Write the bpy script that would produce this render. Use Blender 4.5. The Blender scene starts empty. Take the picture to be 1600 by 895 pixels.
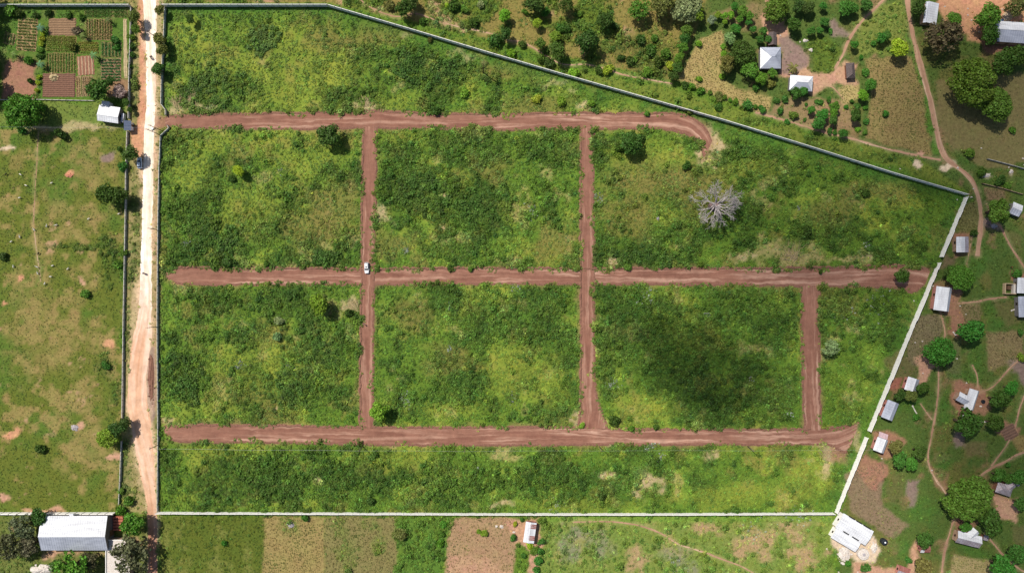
import bpy, bmesh, math, random
import numpy as np
from mathutils import Vector, Matrix

random.seed(7)
SC = bpy.context.scene
COL = SC.collection
S = 0.25            # metres on the ground for one photograph pixel
H = 250.0           # camera height

# ------------------------------------------------------------------ camera, sky, sun, exposure
cam_d = bpy.data.cameras.new('camera')
cam = bpy.data.objects.new('camera', cam_d)
COL.objects.link(cam)
cam.location = (0, 0, H)
cam.rotation_euler = (0, 0, 0)
cam_d.sensor_width = 36.0
cam_d.lens = 36.0 * H / 400.0
cam_d.clip_start = 1.0
cam_d.clip_end = 20000.0
SC.camera = cam

SUN_EL = math.radians(53)
SUN_AZ = math.radians(-46)          # measured clockwise from +Y: the sun stands up and to the left
sun_dir = Vector((math.sin(SUN_AZ) * math.cos(SUN_EL), math.cos(SUN_AZ) * math.cos(SUN_EL), math.sin(SUN_EL)))
world = bpy.data.worlds.new('World')
SC.world = world
world.use_nodes = True
wn = world.node_tree
wn.nodes.clear()
w_out = wn.nodes.new('ShaderNodeOutputWorld')
w_bg = wn.nodes.new('ShaderNodeBackground')
w_sky = wn.nodes.new('ShaderNodeTexSky')
w_sky.sky_type = 'NISHITA'
w_sky.sun_disc = False
w_sky.sun_elevation = SUN_EL
w_sky.sun_rotation = SUN_AZ
w_sky.air_density = 1.0
w_sky.dust_density = 1.5
w_bg.inputs['Strength'].default_value = 0.08
wn.links.new(w_sky.outputs[0], w_bg.inputs[0])
wn.links.new(w_bg.outputs[0], w_out.inputs[0])
sun_d = bpy.data.lights.new('sun', 'SUN')
sun_d.energy = 4.7
sun_d.angle = math.radians(0.53)
sun_d.color = (1.0, 0.95, 0.86)
sun = bpy.data.objects.new('sun', sun_d)
COL.objects.link(sun)
sun.rotation_euler = (-sun_dir).to_track_quat('-Z', 'Y').to_euler()
sun.location = sun_dir * 900
SC.view_settings.view_transform = 'Standard'
SC.view_settings.look = 'None'
SC.view_settings.exposure = 0.07
SC.view_settings.gamma = 1.0
SC.render.engine = 'CYCLES'
SC.cycles.max_bounces = 5
SC.cycles.diffuse_bounces = 2
SC.cycles.glossy_bounces = 2
SC.cycles.transmission_bounces = 2
SC.cycles.volume_bounces = 0
SC.cycles.transparent_max_bounces = 8
SC.cycles.use_denoising = True

# ------------------------------------------------------------------ helpers
def lin(c):
    return tuple(((v / 255.0) / 12.92 if v / 255.0 <= 0.04045 else ((v / 255.0 + 0.055) / 1.055) ** 2.4) for v in c)

def G(px, py, h=0.0):
    """ground position below a point that stands h metres high at this place of the photograph"""
    k = S * (1 - h / H)
    return ((px - 800.0) * k, (447.5 - py) * k)

def mesh(name, verts, faces, mats=None, smooth=False, mi=None):
    me = bpy.data.meshes.new(name)
    me.from_pydata([tuple(v) for v in verts], [], [tuple(f) for f in faces])
    if mats is not None:
        for m in (mats if isinstance(mats, (list, tuple)) else [mats]):
            me.materials.append(m)
    if mi is not None:
        me.polygons.foreach_set('material_index', mi)
    if smooth:
        me.polygons.foreach_set('use_smooth', [True] * len(me.polygons))
    me.update()
    return me

def link(name, me, parent=None, loc=(0, 0, 0), rz=0.0, scale=(1, 1, 1), rot=None):
    o = bpy.data.objects.new(name, me)
    COL.objects.link(o)
    o.location = loc
    o.rotation_euler = rot if rot is not None else (0, 0, rz)
    o.scale = scale
    if parent is not None:
        o.parent = parent
    return o

def empty(name, loc=(0, 0, 0), rz=0.0):
    o = bpy.data.objects.new(name, None)
    COL.objects.link(o)
    o.location = loc
    o.rotation_euler = (0, 0, rz)
    o.empty_display_size = 0.3
    return o

def tag(o, label, cat, group=None):
    o['label'] = label
    o['category'] = cat
    if group:
        o['group'] = group
    return o

def struct(o):
    o['kind'] = 'structure'
    return o

class MB:
    """collects simple shapes into one mesh"""
    def __init__(self):
        self.v = []; self.f = []
    def add(self, v, f):
        n = len(self.v)
        self.v += [tuple(p) for p in v]
        self.f += [tuple(i + n for i in q) for q in f]
        return self
    def box(self, x0, x1, y0, y1, z0, z1):
        return self.add([(x0, y0, z0), (x1, y0, z0), (x1, y1, z0), (x0, y1, z0), (x0, y0, z1), (x1, y0, z1), (x1, y1, z1), (x0, y1, z1)],
                        [(0, 3, 2, 1), (4, 5, 6, 7), (0, 1, 5, 4), (1, 2, 6, 5), (2, 3, 7, 6), (3, 0, 4, 7)])
    def tube(self, pts, rad, n=6, cap=True):
        pts = [Vector(p) for p in pts]
        rad = rad if isinstance(rad, (list, tuple)) else [rad] * len(pts)
        vs = []; fs = []
        for i, p in enumerate(pts):
            d = (pts[min(i + 1, len(pts) - 1)] - pts[max(i - 1, 0)])
            d = d.normalized() if d.length > 1e-6 else Vector((0, 0, 1))
            a = d.orthogonal().normalized() if abs(d.z) < 0.98 else Vector((1, 0, 0))
            b = d.cross(a).normalized(); a = b.cross(d).normalized()
            for k in range(n):
                t = 2 * math.pi * k / n
                vs.append(p + (a * math.cos(t) + b * math.sin(t)) * rad[i])
        for i in range(len(pts) - 1):
            for k in range(n):
                fs.append((i * n + k, i * n + (k + 1) % n, (i + 1) * n + (k + 1) % n, (i + 1) * n + k))
        if cap:
            fs.append(tuple(range(n - 1, -1, -1)))
            fs.append(tuple((len(pts) - 1) * n + k for k in range(n)))
        return self.add(vs, fs)
    def lathe(self, prof, n=16, c=(0, 0)):
        vs = []; fs = []
        for r, z in prof:
            for k in range(n):
                t = 2 * math.pi * k / n
                vs.append((c[0] + r * math.cos(t), c[1] + r * math.sin(t), z))
        for i in range(len(prof) - 1):
            for k in range(n):
                fs.append((i * n + k, i * n + (k + 1) % n, (i + 1) * n + (k + 1) % n, (i + 1) * n + k))
        fs.append(tuple((len(prof) - 1) * n + k for k in range(n)))
        return self.add(vs, fs)
    def mesh(self, name, mat, smooth=False):
        return mesh(name, self.v, self.f, mat, smooth)
    def build(self, name, mat, parent=None, loc=(0, 0, 0), rz=0.0, smooth=False):
        return link(name, self.mesh(name, mat, smooth), parent, loc, rz)

# ------------------------------------------------------------------ materials
def new_mat(name):
    m = bpy.data.materials.new(name)
    m.use_nodes = True
    nt = m.node_tree
    b = nt.nodes['Principled BSDF']
    return m, nt, b

def N(nt, t, **kw):
    n = nt.nodes.new(t)
    for k, v in kw.items():
        if hasattr(n, k):
            setattr(n, k, v)
        else:
            n.inputs[k].default_value = v
    return n

def mat_surface(name, c, rough=0.8, var=0.18, scale=1.2, bump=0.0, bscale=8.0, metal=0.0, c2=None, spec=0.3, streak=None):
    """painted / mineral surface: a base colour broken up by procedural dirt and wear"""
    m, nt, b = new_mat(name)
    L = nt.links.new
    tc = N(nt, 'ShaderNodeTexCoord')
    src = tc.outputs['Object']
    if streak:
        mp = N(nt, 'ShaderNodeMapping'); mp.inputs['Scale'].default_value = streak
        L(src, mp.inputs[0]); src = mp.outputs[0]
    n1 = N(nt, 'ShaderNodeTexNoise'); n1.inputs['Scale'].default_value = scale; n1.inputs['Detail'].default_value = 6; n1.inputs['Roughness'].default_value = 0.65
    L(src, n1.inputs['Vector'])
    r = N(nt, 'ShaderNodeValToRGB')
    r.color_ramp.elements[0].position = 0.3; r.color_ramp.elements[1].position = 0.7
    a = lin(c); d = lin(c2) if c2 else tuple(x * (1 - var * 2) for x in a)
    r.color_ramp.elements[0].color = (*d, 1); r.color_ramp.elements[1].color = (*(min(1, x * (1 + var * 0.4)) for x in a), 1)
    L(n1.outputs[0], r.inputs[0]); L(r.outputs[0], b.inputs['Base Color'])
    b.inputs['Roughness'].default_value = rough
    b.inputs['Metallic'].default_value = metal
    b.inputs['Specular IOR Level'].default_value = spec
    if bump:
        n2 = N(nt, 'ShaderNodeTexNoise'); n2.inputs['Scale'].default_value = bscale; n2.inputs['Detail'].default_value = 4
        bp = N(nt, 'ShaderNodeBump'); bp.inputs['Strength'].default_value = bump; bp.inputs['Distance'].default_value = 0.1
        L(src, n2.inputs['Vector']); L(n2.outputs[0], bp.inputs['Height']); L(bp.outputs[0], b.inputs['Normal'])
    return m

def mat_leaf(name, src):
    """foliage: colour from the object (Object Info) or the instance attribute, every leaf a little different"""
    m, nt, b = new_mat(name)
    L = nt.links.new
    if src == 'object':
        ci = N(nt, 'ShaderNodeObjectInfo'); cs = ci.outputs['Color']
    else:
        ci = N(nt, 'ShaderNodeAttribute'); ci.attribute_type = 'INSTANCER'; ci.attribute_name = 'vcol'; cs = ci.outputs['Color']
    ge = N(nt, 'ShaderNodeNewGeometry')
    hs = N(nt, 'ShaderNodeHueSaturation')
    mr = N(nt, 'ShaderNodeMapRange'); mr.inputs['To Min'].default_value = 0.62; mr.inputs['To Max'].default_value = 1.38
    mh = N(nt, 'ShaderNodeMapRange'); mh.inputs['To Min'].default_value = 0.485; mh.inputs['To Max'].default_value = 0.515
    L(ge.outputs['Random Per Island'], mr.inputs['Value']); L(ge.outputs['Random Per Island'], mh.inputs['Value'])
    L(cs, hs.inputs['Color']); L(mr.outputs[0], hs.inputs['Value']); L(mh.outputs[0], hs.inputs['Hue'])
    b.inputs['Roughness'].default_value = 0.6
    b.inputs['Specular IOR Level'].default_value = 0.25
    L(hs.outputs[0], b.inputs['Base Color'])
    tr = N(nt, 'ShaderNodeBsdfTranslucent'); L(hs.outputs[0], tr.inputs[0])
    mx = N(nt, 'ShaderNodeMixShader'); mx.inputs[0].default_value = 0.22
    out = nt.nodes['Material Output']
    L(b.outputs[0], mx.inputs[1]); L(tr.outputs[0], mx.inputs[2]); L(mx.outputs[0], out.inputs[0])
    return m

M = {}
M['leaf'] = mat_leaf('leaf', 'object')
M['leaf_scatter'] = mat_leaf('leaf_scatter', 'inst')
M['bark'] = mat_surface('bark', (105, 88, 70), 0.95, 0.3, 4, 0.5, 12)
M['deadwood'] = mat_surface('deadwood', (200, 189, 188), 0.9, 0.22, 1.5, 0.3, 10)
M['baobab_trunk'] = mat_surface('baobab_trunk', (150, 125, 122), 0.9, 0.25, 0.8, 0.4, 6)
M['wall_white'] = mat_surface('wall_white', (246, 244, 240), 0.8, 0.06, 0.7, 0.15, 14, c2=(226, 220, 212))
M['wall_grey'] = mat_surface('wall_grey', (214, 210, 202), 0.9, 0.15, 0.8, 0.2, 14, c2=(168, 162, 152))
M['post_grey'] = mat_surface('post_grey', (150, 146, 138), 0.9, 0.15, 1.5)
M['roof_white'] = mat_surface('roof_white', (228, 230, 234), 0.45, 0.07, 0.5, 0, 1, 0.0, c2=(184, 184, 188), streak=(0.3, 1.5, 1))
M['roof_silver'] = mat_surface('roof_silver', (192, 196, 208), 0.4, 0.1, 0.5, 0, 1, 0.25, c2=(156, 160, 172), streak=(0.4, 1.4, 1))
M['roof_old'] = mat_surface('roof_old', (176, 170, 178), 0.5, 0.15, 0.8, 0, 1, 0.2, c2=(136, 122, 124), streak=(0.6, 1.4, 1))
M['roof_rust'] = mat_surface('roof_rust', (158, 106, 98), 0.7, 0.2, 0.9, 0, 1, 0.0, c2=(120, 70, 62))
M['thatch'] = mat_surface('thatch', (112, 100, 98), 1.0, 0.25, 3, 0.8, 20, c2=(72, 62, 60), streak=(1, 5, 1))
M['plaster'] = mat_surface('plaster', (178, 150, 128), 0.9, 0.15, 1.0, 0.2, 10, c2=(140, 108, 88))
M['plaster_pink'] = mat_surface('plaster_pink', (190, 130, 118), 0.9, 0.15, 1.0, 0.2, 10)
M['plaster_grey'] = mat_surface('plaster_grey', (120, 116, 116), 0.9, 0.15, 1.0, 0.2, 10)
M['mud'] = mat_surface('mud', (134, 92, 72), 0.95, 0.2, 1.5, 0.4, 10)
M['brick'] = mat_surface('brick', (190, 116, 92), 0.9, 0.2, 3, 0.3, 16, c2=(150, 84, 66))
M['wood'] = mat_surface('wood', (110, 84, 62), 0.85, 0.25, 3, 0.3, 16)
M['wood_pale'] = mat_surface('wood_pale', (196, 170, 136), 0.85, 0.2, 2, 0.3, 12)
M['pole'] = mat_surface('pole', (120, 108, 98), 0.85, 0.2, 2)
M['metal_dark'] = mat_surface('metal_dark', (48, 50, 54), 0.45, 0.2, 4, metal=0.6)
M['metal_pale'] = mat_surface('metal_pale', (190, 194, 198), 0.4, 0.1, 3, metal=0.5)
M['wire'] = mat_surface('wire', (200, 202, 200), 0.35, 0.05, 3, metal=0.4)
M['porcelain'] = mat_surface('porcelain', (120, 82, 66), 0.25, 0.1, 4)
M['glass_dark'] = mat_surface('glass_dark', (22, 28, 36), 0.08, 0.1, 2, spec=0.6)
M['paint_white'] = mat_surface('paint_white', (236, 238, 240), 0.22, 0.03, 2, spec=0.5)
M['paint_silver'] = mat_surface('paint_silver', (206, 220, 236), 0.25, 0.05, 2, metal=0.4, spec=0.5)
M['rubber'] = mat_surface('rubber', (24, 24, 25), 0.85, 0.2, 6)
M['rim'] = mat_surface('rim', (150, 152, 156), 0.3, 0.1, 6, metal=0.8)
M['lamp_clear'] = mat_surface('lamp_clear', (220, 224, 228), 0.1, 0.02, 6, spec=0.6)
M['lamp_red'] = mat_surface('lamp_red', (140, 20, 18), 0.15, 0.05, 6, spec=0.6)
M['goat_white'] = mat_surface('goat_white', (226, 220, 208), 0.9, 0.1, 5)
M['goat_dark'] = mat_surface('goat_dark', (52, 42, 36), 0.9, 0.2, 5)
M['skin'] = mat_surface('skin', (92, 62, 48), 0.6, 0.08, 6)
M['cloth_blue'] = mat_surface('cloth_blue', (64, 70, 130), 0.9, 0.15, 6)
M['cloth_dark'] = mat_surface('cloth_dark', (46, 42, 46), 0.9, 0.15, 6)
M['cloth_pale'] = mat_surface('cloth_pale', (210, 205, 205), 0.9, 0.1, 6)
M['cloth_orange'] = mat_surface('cloth_orange', (214, 92, 40), 0.9, 0.1, 6)
M['rubble'] = mat_surface('rubble', (226, 220, 212), 0.95, 0.15, 2.5, 0.5, 10, c2=(176, 160, 148))
M['rubble_grey'] = mat_surface('rubble_grey', (176, 168, 170), 0.95, 0.15, 2.5, 0.5, 10)
M['sheet_blue'] = mat_surface('sheet_blue', (70, 128, 186), 0.5, 0.1, 3)
M['tank_black'] = mat_surface('tank_black', (38, 42, 48), 0.4, 0.1, 3)
M['straw'] = mat_surface('straw', (190, 170, 128), 0.95, 0.2, 5, 0.5, 20)

# ------------------------------------------------------------------ noise maps on the ground (photograph-pixel units)
RNG = np.random.default_rng(11)
_tab = RNG.random((256, 256))
def vnoise(X, Y, sc, seed=0):
    x = X / sc + seed * 17.31 + 1000; y = Y / sc + seed * 9.77 + 1000
    xi = np.floor(x).astype(int); yi = np.floor(y).astype(int)
    fx = x - xi; fy = y - yi
    fx = fx * fx * (3 - 2 * fx); fy = fy * fy * (3 - 2 * fy)
    a = _tab[yi & 255, xi & 255]; b = _tab[yi & 255, (xi + 1) & 255]
    c = _tab[(yi + 1) & 255, xi & 255]; d = _tab[(yi + 1) & 255, (xi + 1) & 255]
    return ((a * (1 - fx) + b * fx) * (1 - fy) + (c * (1 - fx) + d * fx) * fy) * 2 - 1
def fbm(X, Y, sc, seed=0, oct=4, gain=0.55):
    t = 0; a = 1.0; n = 0
    for i in range(oct):
        t = t + a * vnoise(X, Y, sc / 2 ** i, seed + i * 3)
        n += a; a *= gain
    return t / n * 1.6
def sst(x, a, b):
    t = np.clip((x - a) / (b - a), 0, 1)
    return t * t * (3 - 2 * t)

STEP = 3.0
gx = np.arange(-216, 1817, STEP); gy = np.arange(-216, 1112, STEP)
PX, PY = np.meshgrid(gx, gy)
WX = PX + 7 * fbm(PX, PY, 26, 41, 3); WY = PY + 7 * fbm(PX, PY, 26, 57, 3)      # wobbled coordinates for natural borders
SX = PX + 2.2 * fbm(PX, PY, 12, 43, 2); SY = PY + 2.2 * fbm(PX, PY, 12, 59, 2)

def seg_dist(X, Y, pts, closed=False):
    d = np.full(X.shape, 1e9)
    n = len(pts)
    for i in range(n if closed else n - 1):
        ax, ay = pts[i]; bx, by = pts[(i + 1) % n]
        dx, dy = bx - ax, by - ay
        t = np.clip(((X - ax) * dx + (Y - ay) * dy) / max(dx * dx + dy * dy, 1e-6), 0, 1)
        d = np.minimum(d, np.hypot(X - ax - t * dx, Y - ay - t * dy))
    return d
def window(x0, x1, y0, y1, m):
    i0, i1 = np.searchsorted(gx, [x0 - m, x1 + m]); j0, j1 = np.searchsorted(gy, [y0 - m, y1 + m])
    return np.s_[max(j0 - 1, 0):j1 + 1, max(i0 - 1, 0):i1 + 1]
def poly_mask(pts, soft=5.0, wob=True):
    xs = [p[0] for p in pts]; ys = [p[1] for p in pts]
    w = window(min(xs), max(xs), min(ys), max(ys), soft + 24)
    out = np.zeros(PX.shape)
    X, Y = (WX, WY) if wob is True else ((SX, SY) if wob == 's' else (PX, PY))
    X = X[w]; Y = Y[w]
    ins = np.zeros(X.shape, bool)
    n = len(pts)
    for i in range(n):
        ax, ay = pts[i]; bx, by = pts[(i + 1) % n]
        c = ((ay > Y) != (by > Y))
        xi = (bx - ax) * (Y - ay) / (by - ay if by != ay else 1e-9) + ax
        ins ^= c & (X < xi)
    d = seg_dist(X, Y, pts, True)
    sd = np.where(ins, d, -d)
    out[w] = sst(sd, -soft * 0.5, soft * 0.5)
    return out
def blob(cx, cy, rx, ry=None, soft=0.7, rough=0.45):
    ry = ry or rx
    w = window(cx - rx * 2.2, cx + rx * 2.2, cy - ry * 2.2, cy + ry * 2.2, 16)
    out = np.zeros(PX.shape)
    r = np.hypot((WX[w] - cx) / rx, (WY[w] - cy) / ry) + rough * fbm(PX[w], PY[w], max(8, rx * 0.5), int(cx) % 37, 3)
    out[w] = 1 - sst(r, 1 - soft, 1 + soft * 0.35)
    return out
def line_mask(pts, w, soft=2.0):
    xs = [p[0] for p in pts]; ys = [p[1] for p in pts]
    q = window(min(xs), max(xs), min(ys), max(ys), w + 20)
    out = np.zeros(PX.shape)
    out[q] = 1 - sst(seg_dist(SX[q], SY[q], pts), w / 2 - soft * 0.4, w / 2 + soft)
    return out
# ------------------------------------------------------------------ layout of the place (photograph pixels, 0.25 m each)
ROAD_L = [(-216, 222), (0, 222), (50, 227), (100, 229), (170, 229), (200, 226), (250, 224), (300, 223), (350, 222), (400, 220), (450, 219), (500, 215), (530, 207), (560, 203), (600, 200), (640, 199), (660, 204), (690, 210), (740, 219), (770, 226), (800, 231), (895, 232), (1112, 234)]
ROAD_R = [(-216, 245), (0, 245), (50, 244), (100, 243), (170, 243), (200, 241), (250, 240), (300, 239), (350, 238), (400, 237), (500, 237), (530, 237), (560, 231), (600, 228), (630, 230), (660, 236), (700, 239), (740, 242), (800, 246), (895, 246), (1112, 248)]
R1_T = [(258, 184), (266, 180), (400, 178), (520, 176), (570, 174), (610, 174), (700, 179), (800, 178), (900, 177), (1000, 178), (1045, 177), (1075, 181), (1092, 191), (1106, 206), (1112, 222)]
R1_B = [(258, 193), (266, 198), (400, 202), (520, 201), (570, 199), (610, 200), (700, 201), (800, 203), (900, 202), (1000, 200), (1040, 201), (1066, 206), (1084, 216), (1096, 230), (1100, 246)]
R2_T = [(257, 424), (274, 418), (330, 418), (420, 419), (570, 420), (700, 419), (800, 419), (920, 419), (1000, 419), (1200, 419), (1300, 418), (1370, 415), (1412, 413), (1440, 419), (1454, 421)]
R2_B = [(258, 431), (276, 443), (330, 444), (420, 444), (570, 444), (700, 444), (800, 443), (920, 443), (1000, 444), (1200, 445), (1300, 447), (1370, 448), (1408, 450), (1428, 459), (1447, 440)]
R3_T = [(256, 668), (266, 664), (400, 664), (560, 668), (700, 668), (800, 667), (905, 667), (1000, 671), (1100, 671), (1200, 671), (1258, 671), (1290, 669), (1315, 667), (1336, 658), (1344, 655)]
R3_B = [(258, 678), (266, 690), (400, 690), (560, 694), (700, 695), (800, 695), (905, 694), (1000, 694), (1100, 694), (1200, 694), (1258, 694), (1292, 692), (1308, 699), (1322, 709), (1330, 694)]
V1_L = [(198, 568), (300, 566), (420, 565), (450, 565), (600, 563), (669, 563)]
V1_R = [(198, 588), (300, 586), (420, 584), (450, 584), (600, 582), (669, 583)]
V2_L = [(201, 908), (300, 907), (420, 907), (450, 908), (560, 908), (620, 907), (645, 907), (669, 904)]
V2_R = [(201, 927), (300, 926), (420, 928), (450, 928), (560, 928), (606, 929), (640, 938), (669, 950)]
V3_L = [(446, 1252), (560, 1253), (640, 1256), (672, 1259)]
V3_R = [(446, 1281), (560, 1279), (640, 1281), (672, 1283)]
def vpoly(L, R):
    return [(x, y) for y, x in L] + [(x, y) for y, x in reversed(R)]
ROADS = [vpoly(ROAD_L, ROAD_R), R1_T + R1_B[::-1], R2_T + R2_B[::-1], R3_T + R3_B[::-1], vpoly(V1_L, V1_R), vpoly(V2_L, V2_R), vpoly(V3_L, V3_R)]

PATHS = [
    ('red earth footpath running down past the big trees to the walled corner', 2.3, [(1415, -60), (1418, 10), (1425, 50), (1440, 110), (1455, 160), (1465, 215), (1475, 246), (1495, 261), (1515, 276), (1526, 296), (1533, 330), (1532, 360), (1527, 400)]),
    ('', 1.2, [(1541, 318), (1552, 345), (1563, 352), (1577, 382), (1590, 402), (1602, 420)]),
    ('', 1.6, [(1392, -20), (1378, 4), (1345, 34), (1326, 62), (1316, 88), (1304, 108)]),
    ('', 1.2, [(1180, 176), (1205, 182), (1250, 195), (1290, 208), (1330, 216), (1370, 229), (1430, 243), (1470, 250)]),
    ('', 0.7, [(556, -10), (570, 8), (600, 22), (622, 28), (648, 20), (668, 27), (690, 36), (720, 43), (755, 50), (775, 55), (795, 64), (820, 66), (850, 86), (880, 103), (915, 100), (945, 107), (975, 118), (1010, 124), (1050, 131)]),
    ('', 1.0, [(1467, 572), (1466, 620), (1460, 657), (1454, 690), (1449, 712), (1453, 732), (1464, 752), (1480, 772)]),
    ('', 0.6, [(1438, 630), (1449, 646), (1459, 659)]),
    ('', 0.9, [(1497, 474), (1520, 472), (1545, 467), (1573, 464)]),
    ('', 0.9, [(1604, 556), (1580, 572), (1563, 592), (1548, 608), (1530, 612)]),
    ('', 0.9, [(1603, 612), (1591, 645), (1586, 670), (1574, 694), (1558, 716), (1549, 728)]),
    ('', 1.2, [(1604, 705), (1586, 711), (1572, 721), (1552, 729), (1535, 740), (1521, 753)]),
    ('', 1.4, [(1492, 806), (1484, 832), (1475, 862), (1471, 900), (1469, 950)]),
    ('', 1.0, [(1538, 832), (1552, 848), (1568, 868), (1584, 882), (1606, 896)]),
    ('', 0.8, [(895, 815), (950, 814), (985, 817), (1015, 825), (1040, 836), (1058, 850), (1095, 860), (1130, 874), (1160, 884), (1185, 900), (1200, 930)]),
    ('', 0.35, [(60, 205), (58, 250), (55, 300), (52, 340), (55, 375), (61, 420), (64, 440)]),
    ('', 0.8, [(1266, 132), (1300, 134), (1310, 146), (1318, 155)]),
    ('', 0.6, [(1520, 365), (1514, 396), (1509, 421)]),
    ('', 0.7, [(1519, 570), (1527, 585), (1528, 606)]),
    ('', 0.9, [(1469, 485), (1478, 520), (1476, 530)]),
]

# ------------------------------------------------------------------ colour and cover of the ground
def C(*c): return np.array(lin(c))
P = dict(d=C(56, 86, 32), m=C(92, 120, 42), y=C(144, 150, 60), o=C(126, 116, 64), dry=C(172, 156, 104), tan=C(184, 162, 124), pink=C(188, 146, 120),
         soil=C(152, 112, 90), red=C(150, 98, 82), orange=C(198, 146, 112), pale=C(214, 190, 164), gb=C(134, 114, 104), pg=C(138, 128, 118), lite=C(112, 140, 52), emer=C(70, 110, 42), olive=C(96, 98, 50))
gcol = np.zeros(PX.shape + (3,)); gcol[:] = P['m']
dscrub = np.full(PX.shape, 0.25); dgrass = np.full(PX.shape, 0.8)
f1 = fbm(PX, PY, 110, 1); f2 = fbm(PX, PY, 42, 5); f3 = fbm(PX, PY, 16, 9)
def paint(mask, c, a=1.0):
    global gcol
    k = (mask * a)[..., None]
    c = P[c] if isinstance(c, str) else c
    gcol = gcol * (1 - k) + c * k
def cover(mask, scrub=None, grass=None):
    global dscrub, dgrass
    if scrub is not None: dscrub = dscrub * (1 - mask) + scrub * mask
    if grass is not None: dgrass = dgrass * (1 - mask) + grass * mask

FIELD = [(250, 8), (515, 9), (1509, 302), (1304, 803), (246, 803)]
inside = poly_mask(FIELD, 2, False)
# --- the walled field
paint(inside * sst(f2 + 0.4 * f3, 0.0, 0.7), 'lite', 0.7)
paint(inside * sst(0.7 * f1 + 0.9 * f2 + 0.5 * f3, 0.2, 1.0), 'y', 0.7)
dk = sst(0.7 * fbm(PX, PY, 60, 21) + 0.9 * fbm(PX, PY, 22, 25), 0.0, 0.5)
paint(inside * dk, 'd', 0.7)
paint(inside * sst(0.8 * fbm(PX, PY, 40, 31) + 0.7 * f3, 0.35, 0.8), 'o', 0.6)
paint(inside * sst(fbm(PX, PY, 34, 35) + 0.5 * f3, 0.7, 1.0), 'dry', 0.5)
dscrub = np.where(inside > 0.5, 0.22 + 0.6 * dk, dscrub)
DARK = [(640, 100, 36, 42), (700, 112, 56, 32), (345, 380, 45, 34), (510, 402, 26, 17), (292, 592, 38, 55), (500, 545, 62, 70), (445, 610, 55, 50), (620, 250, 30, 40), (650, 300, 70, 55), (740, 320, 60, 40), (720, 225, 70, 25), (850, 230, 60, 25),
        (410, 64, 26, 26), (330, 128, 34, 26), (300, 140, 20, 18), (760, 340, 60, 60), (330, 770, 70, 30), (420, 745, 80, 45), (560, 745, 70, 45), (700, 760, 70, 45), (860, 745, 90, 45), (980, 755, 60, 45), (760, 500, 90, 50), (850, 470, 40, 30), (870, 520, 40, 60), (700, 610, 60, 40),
        (960, 520, 50, 60), (1000, 480, 50, 40), (950, 370, 30, 40), (990, 400, 70, 28), (1060, 360, 80, 40), (1150, 240, 60, 25), (1265, 360, 40, 30), (1060, 540, 80, 80), (1150, 470, 60, 30), (860, 640, 50, 30), (1310, 470, 25, 25), (1330, 640, 30, 30), (610, 640, 40, 25), (280, 230, 40, 28), (300, 330, 40, 40), (440, 470, 50, 25), (1120, 630, 70, 40), (1220, 500, 30, 60), (1220, 620, 30, 40), (350, 475, 60, 22), (1090, 225, 30, 20)]  # the largest round blob paints the first cloud's shade into the ground colour
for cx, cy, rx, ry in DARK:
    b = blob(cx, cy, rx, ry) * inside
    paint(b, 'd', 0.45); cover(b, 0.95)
YEL = [(470, 115, 100, 45), (340, 95, 55, 40), (420, 55, 120, 22), (300, 60, 30, 40), (430, 150, 120, 24), (620, 160, 60, 18), (455, 255, 55, 50), (300, 265, 40, 40), (400, 330, 70, 45), (330, 225, 60, 22), (385, 560, 70, 35), (340, 640, 70, 24), (410, 600, 40, 40), (800, 590, 50, 55), (785, 570, 30, 36), (860, 600, 40, 40), (640, 215, 40, 16), (850, 400, 50, 20), (1000, 240, 60, 25), (1230, 765, 75, 30), (1120, 775, 90, 22), (900, 790, 120, 12), (330, 705, 60, 12), (300, 775, 30, 26), (1270, 740, 40, 30), (1180, 265, 50, 20), (620, 720, 60, 20), (520, 230, 40, 30), (690, 640, 60, 20), (1000, 640, 50, 30)]
for cx, cy, rx, ry in YEL:
    b = blob(cx, cy, rx, ry) * inside
    paint(b, 'y', 0.42); dscrub = dscrub * (1 - 0.55 * b)
OLV = [(520, 62, 42, 22), (575, 60, 48, 26), (520, 330, 40, 60), (480, 360, 50, 40), (1010, 290, 65, 45), (990, 340, 50, 35), (610, 380, 40, 26), (640, 490, 40, 30), (1100, 300, 60, 50), (840, 160, 60, 20), (800, 110, 60, 20), (870, 380, 40, 40), (420, 640, 40, 30), (700, 560, 40, 25), (1370, 300, 60, 20), (1290, 330, 60, 30), (430, 520, 30, 24), (760, 270, 40, 30)]
for cx, cy, rx, ry in OLV:
    b = blob(cx, cy, rx, ry) * inside
    paint(b, 'o', 0.65); dscrub = dscrub * (1 - 0.3 * b)
for cx, cy, rx, ry in [(270, 170, 20, 8), (320, 165, 22, 7), (575, 165, 20, 6), (500, 750, 8, 7), (780, 790, 22, 5), (1235, 395, 45, 20), (1350, 400, 10, 8), (262, 655, 12, 12), (548, 475, 15, 12), (905, 655, 10, 12), (690, 310, 6, 5), (695, 355, 6, 6), (955, 690, 8, 10), (720, 85, 20, 8), (640, 52, 14, 6), (960, 405, 10, 12), (1160, 400, 20, 10), (1010, 760, 26, 22), (950, 740, 10, 5), (1300, 715, 22, 26), (1340, 690, 8, 20), (1310, 405, 40, 6), (780, 710, 30, 12), (1110, 710, 14, 5), (910, 170, 18, 6), (870, 135, 20, 8), (600, 330, 12, 20), (430, 640, 6, 6)]:
    b = blob(cx, cy, rx, ry, 0.8, 0.7) * inside
    paint(b, 'tan' if rx < 30 else 'dry', 0.8); dscrub = dscrub * (1 - 0.85 * b); dgrass = dgrass * (1 - 0.5 * b)
b = blob(1110, 220, 24, 32, 0.6, 0.6); paint(b, 'tan', 0.9); cover(b, 0.0, 0.15)
b = blob(1310, 712, 15, 18, 0.5, 0.3); paint(b, 'soil', 0.7); cover(b, 0.05, 0.3)
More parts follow.
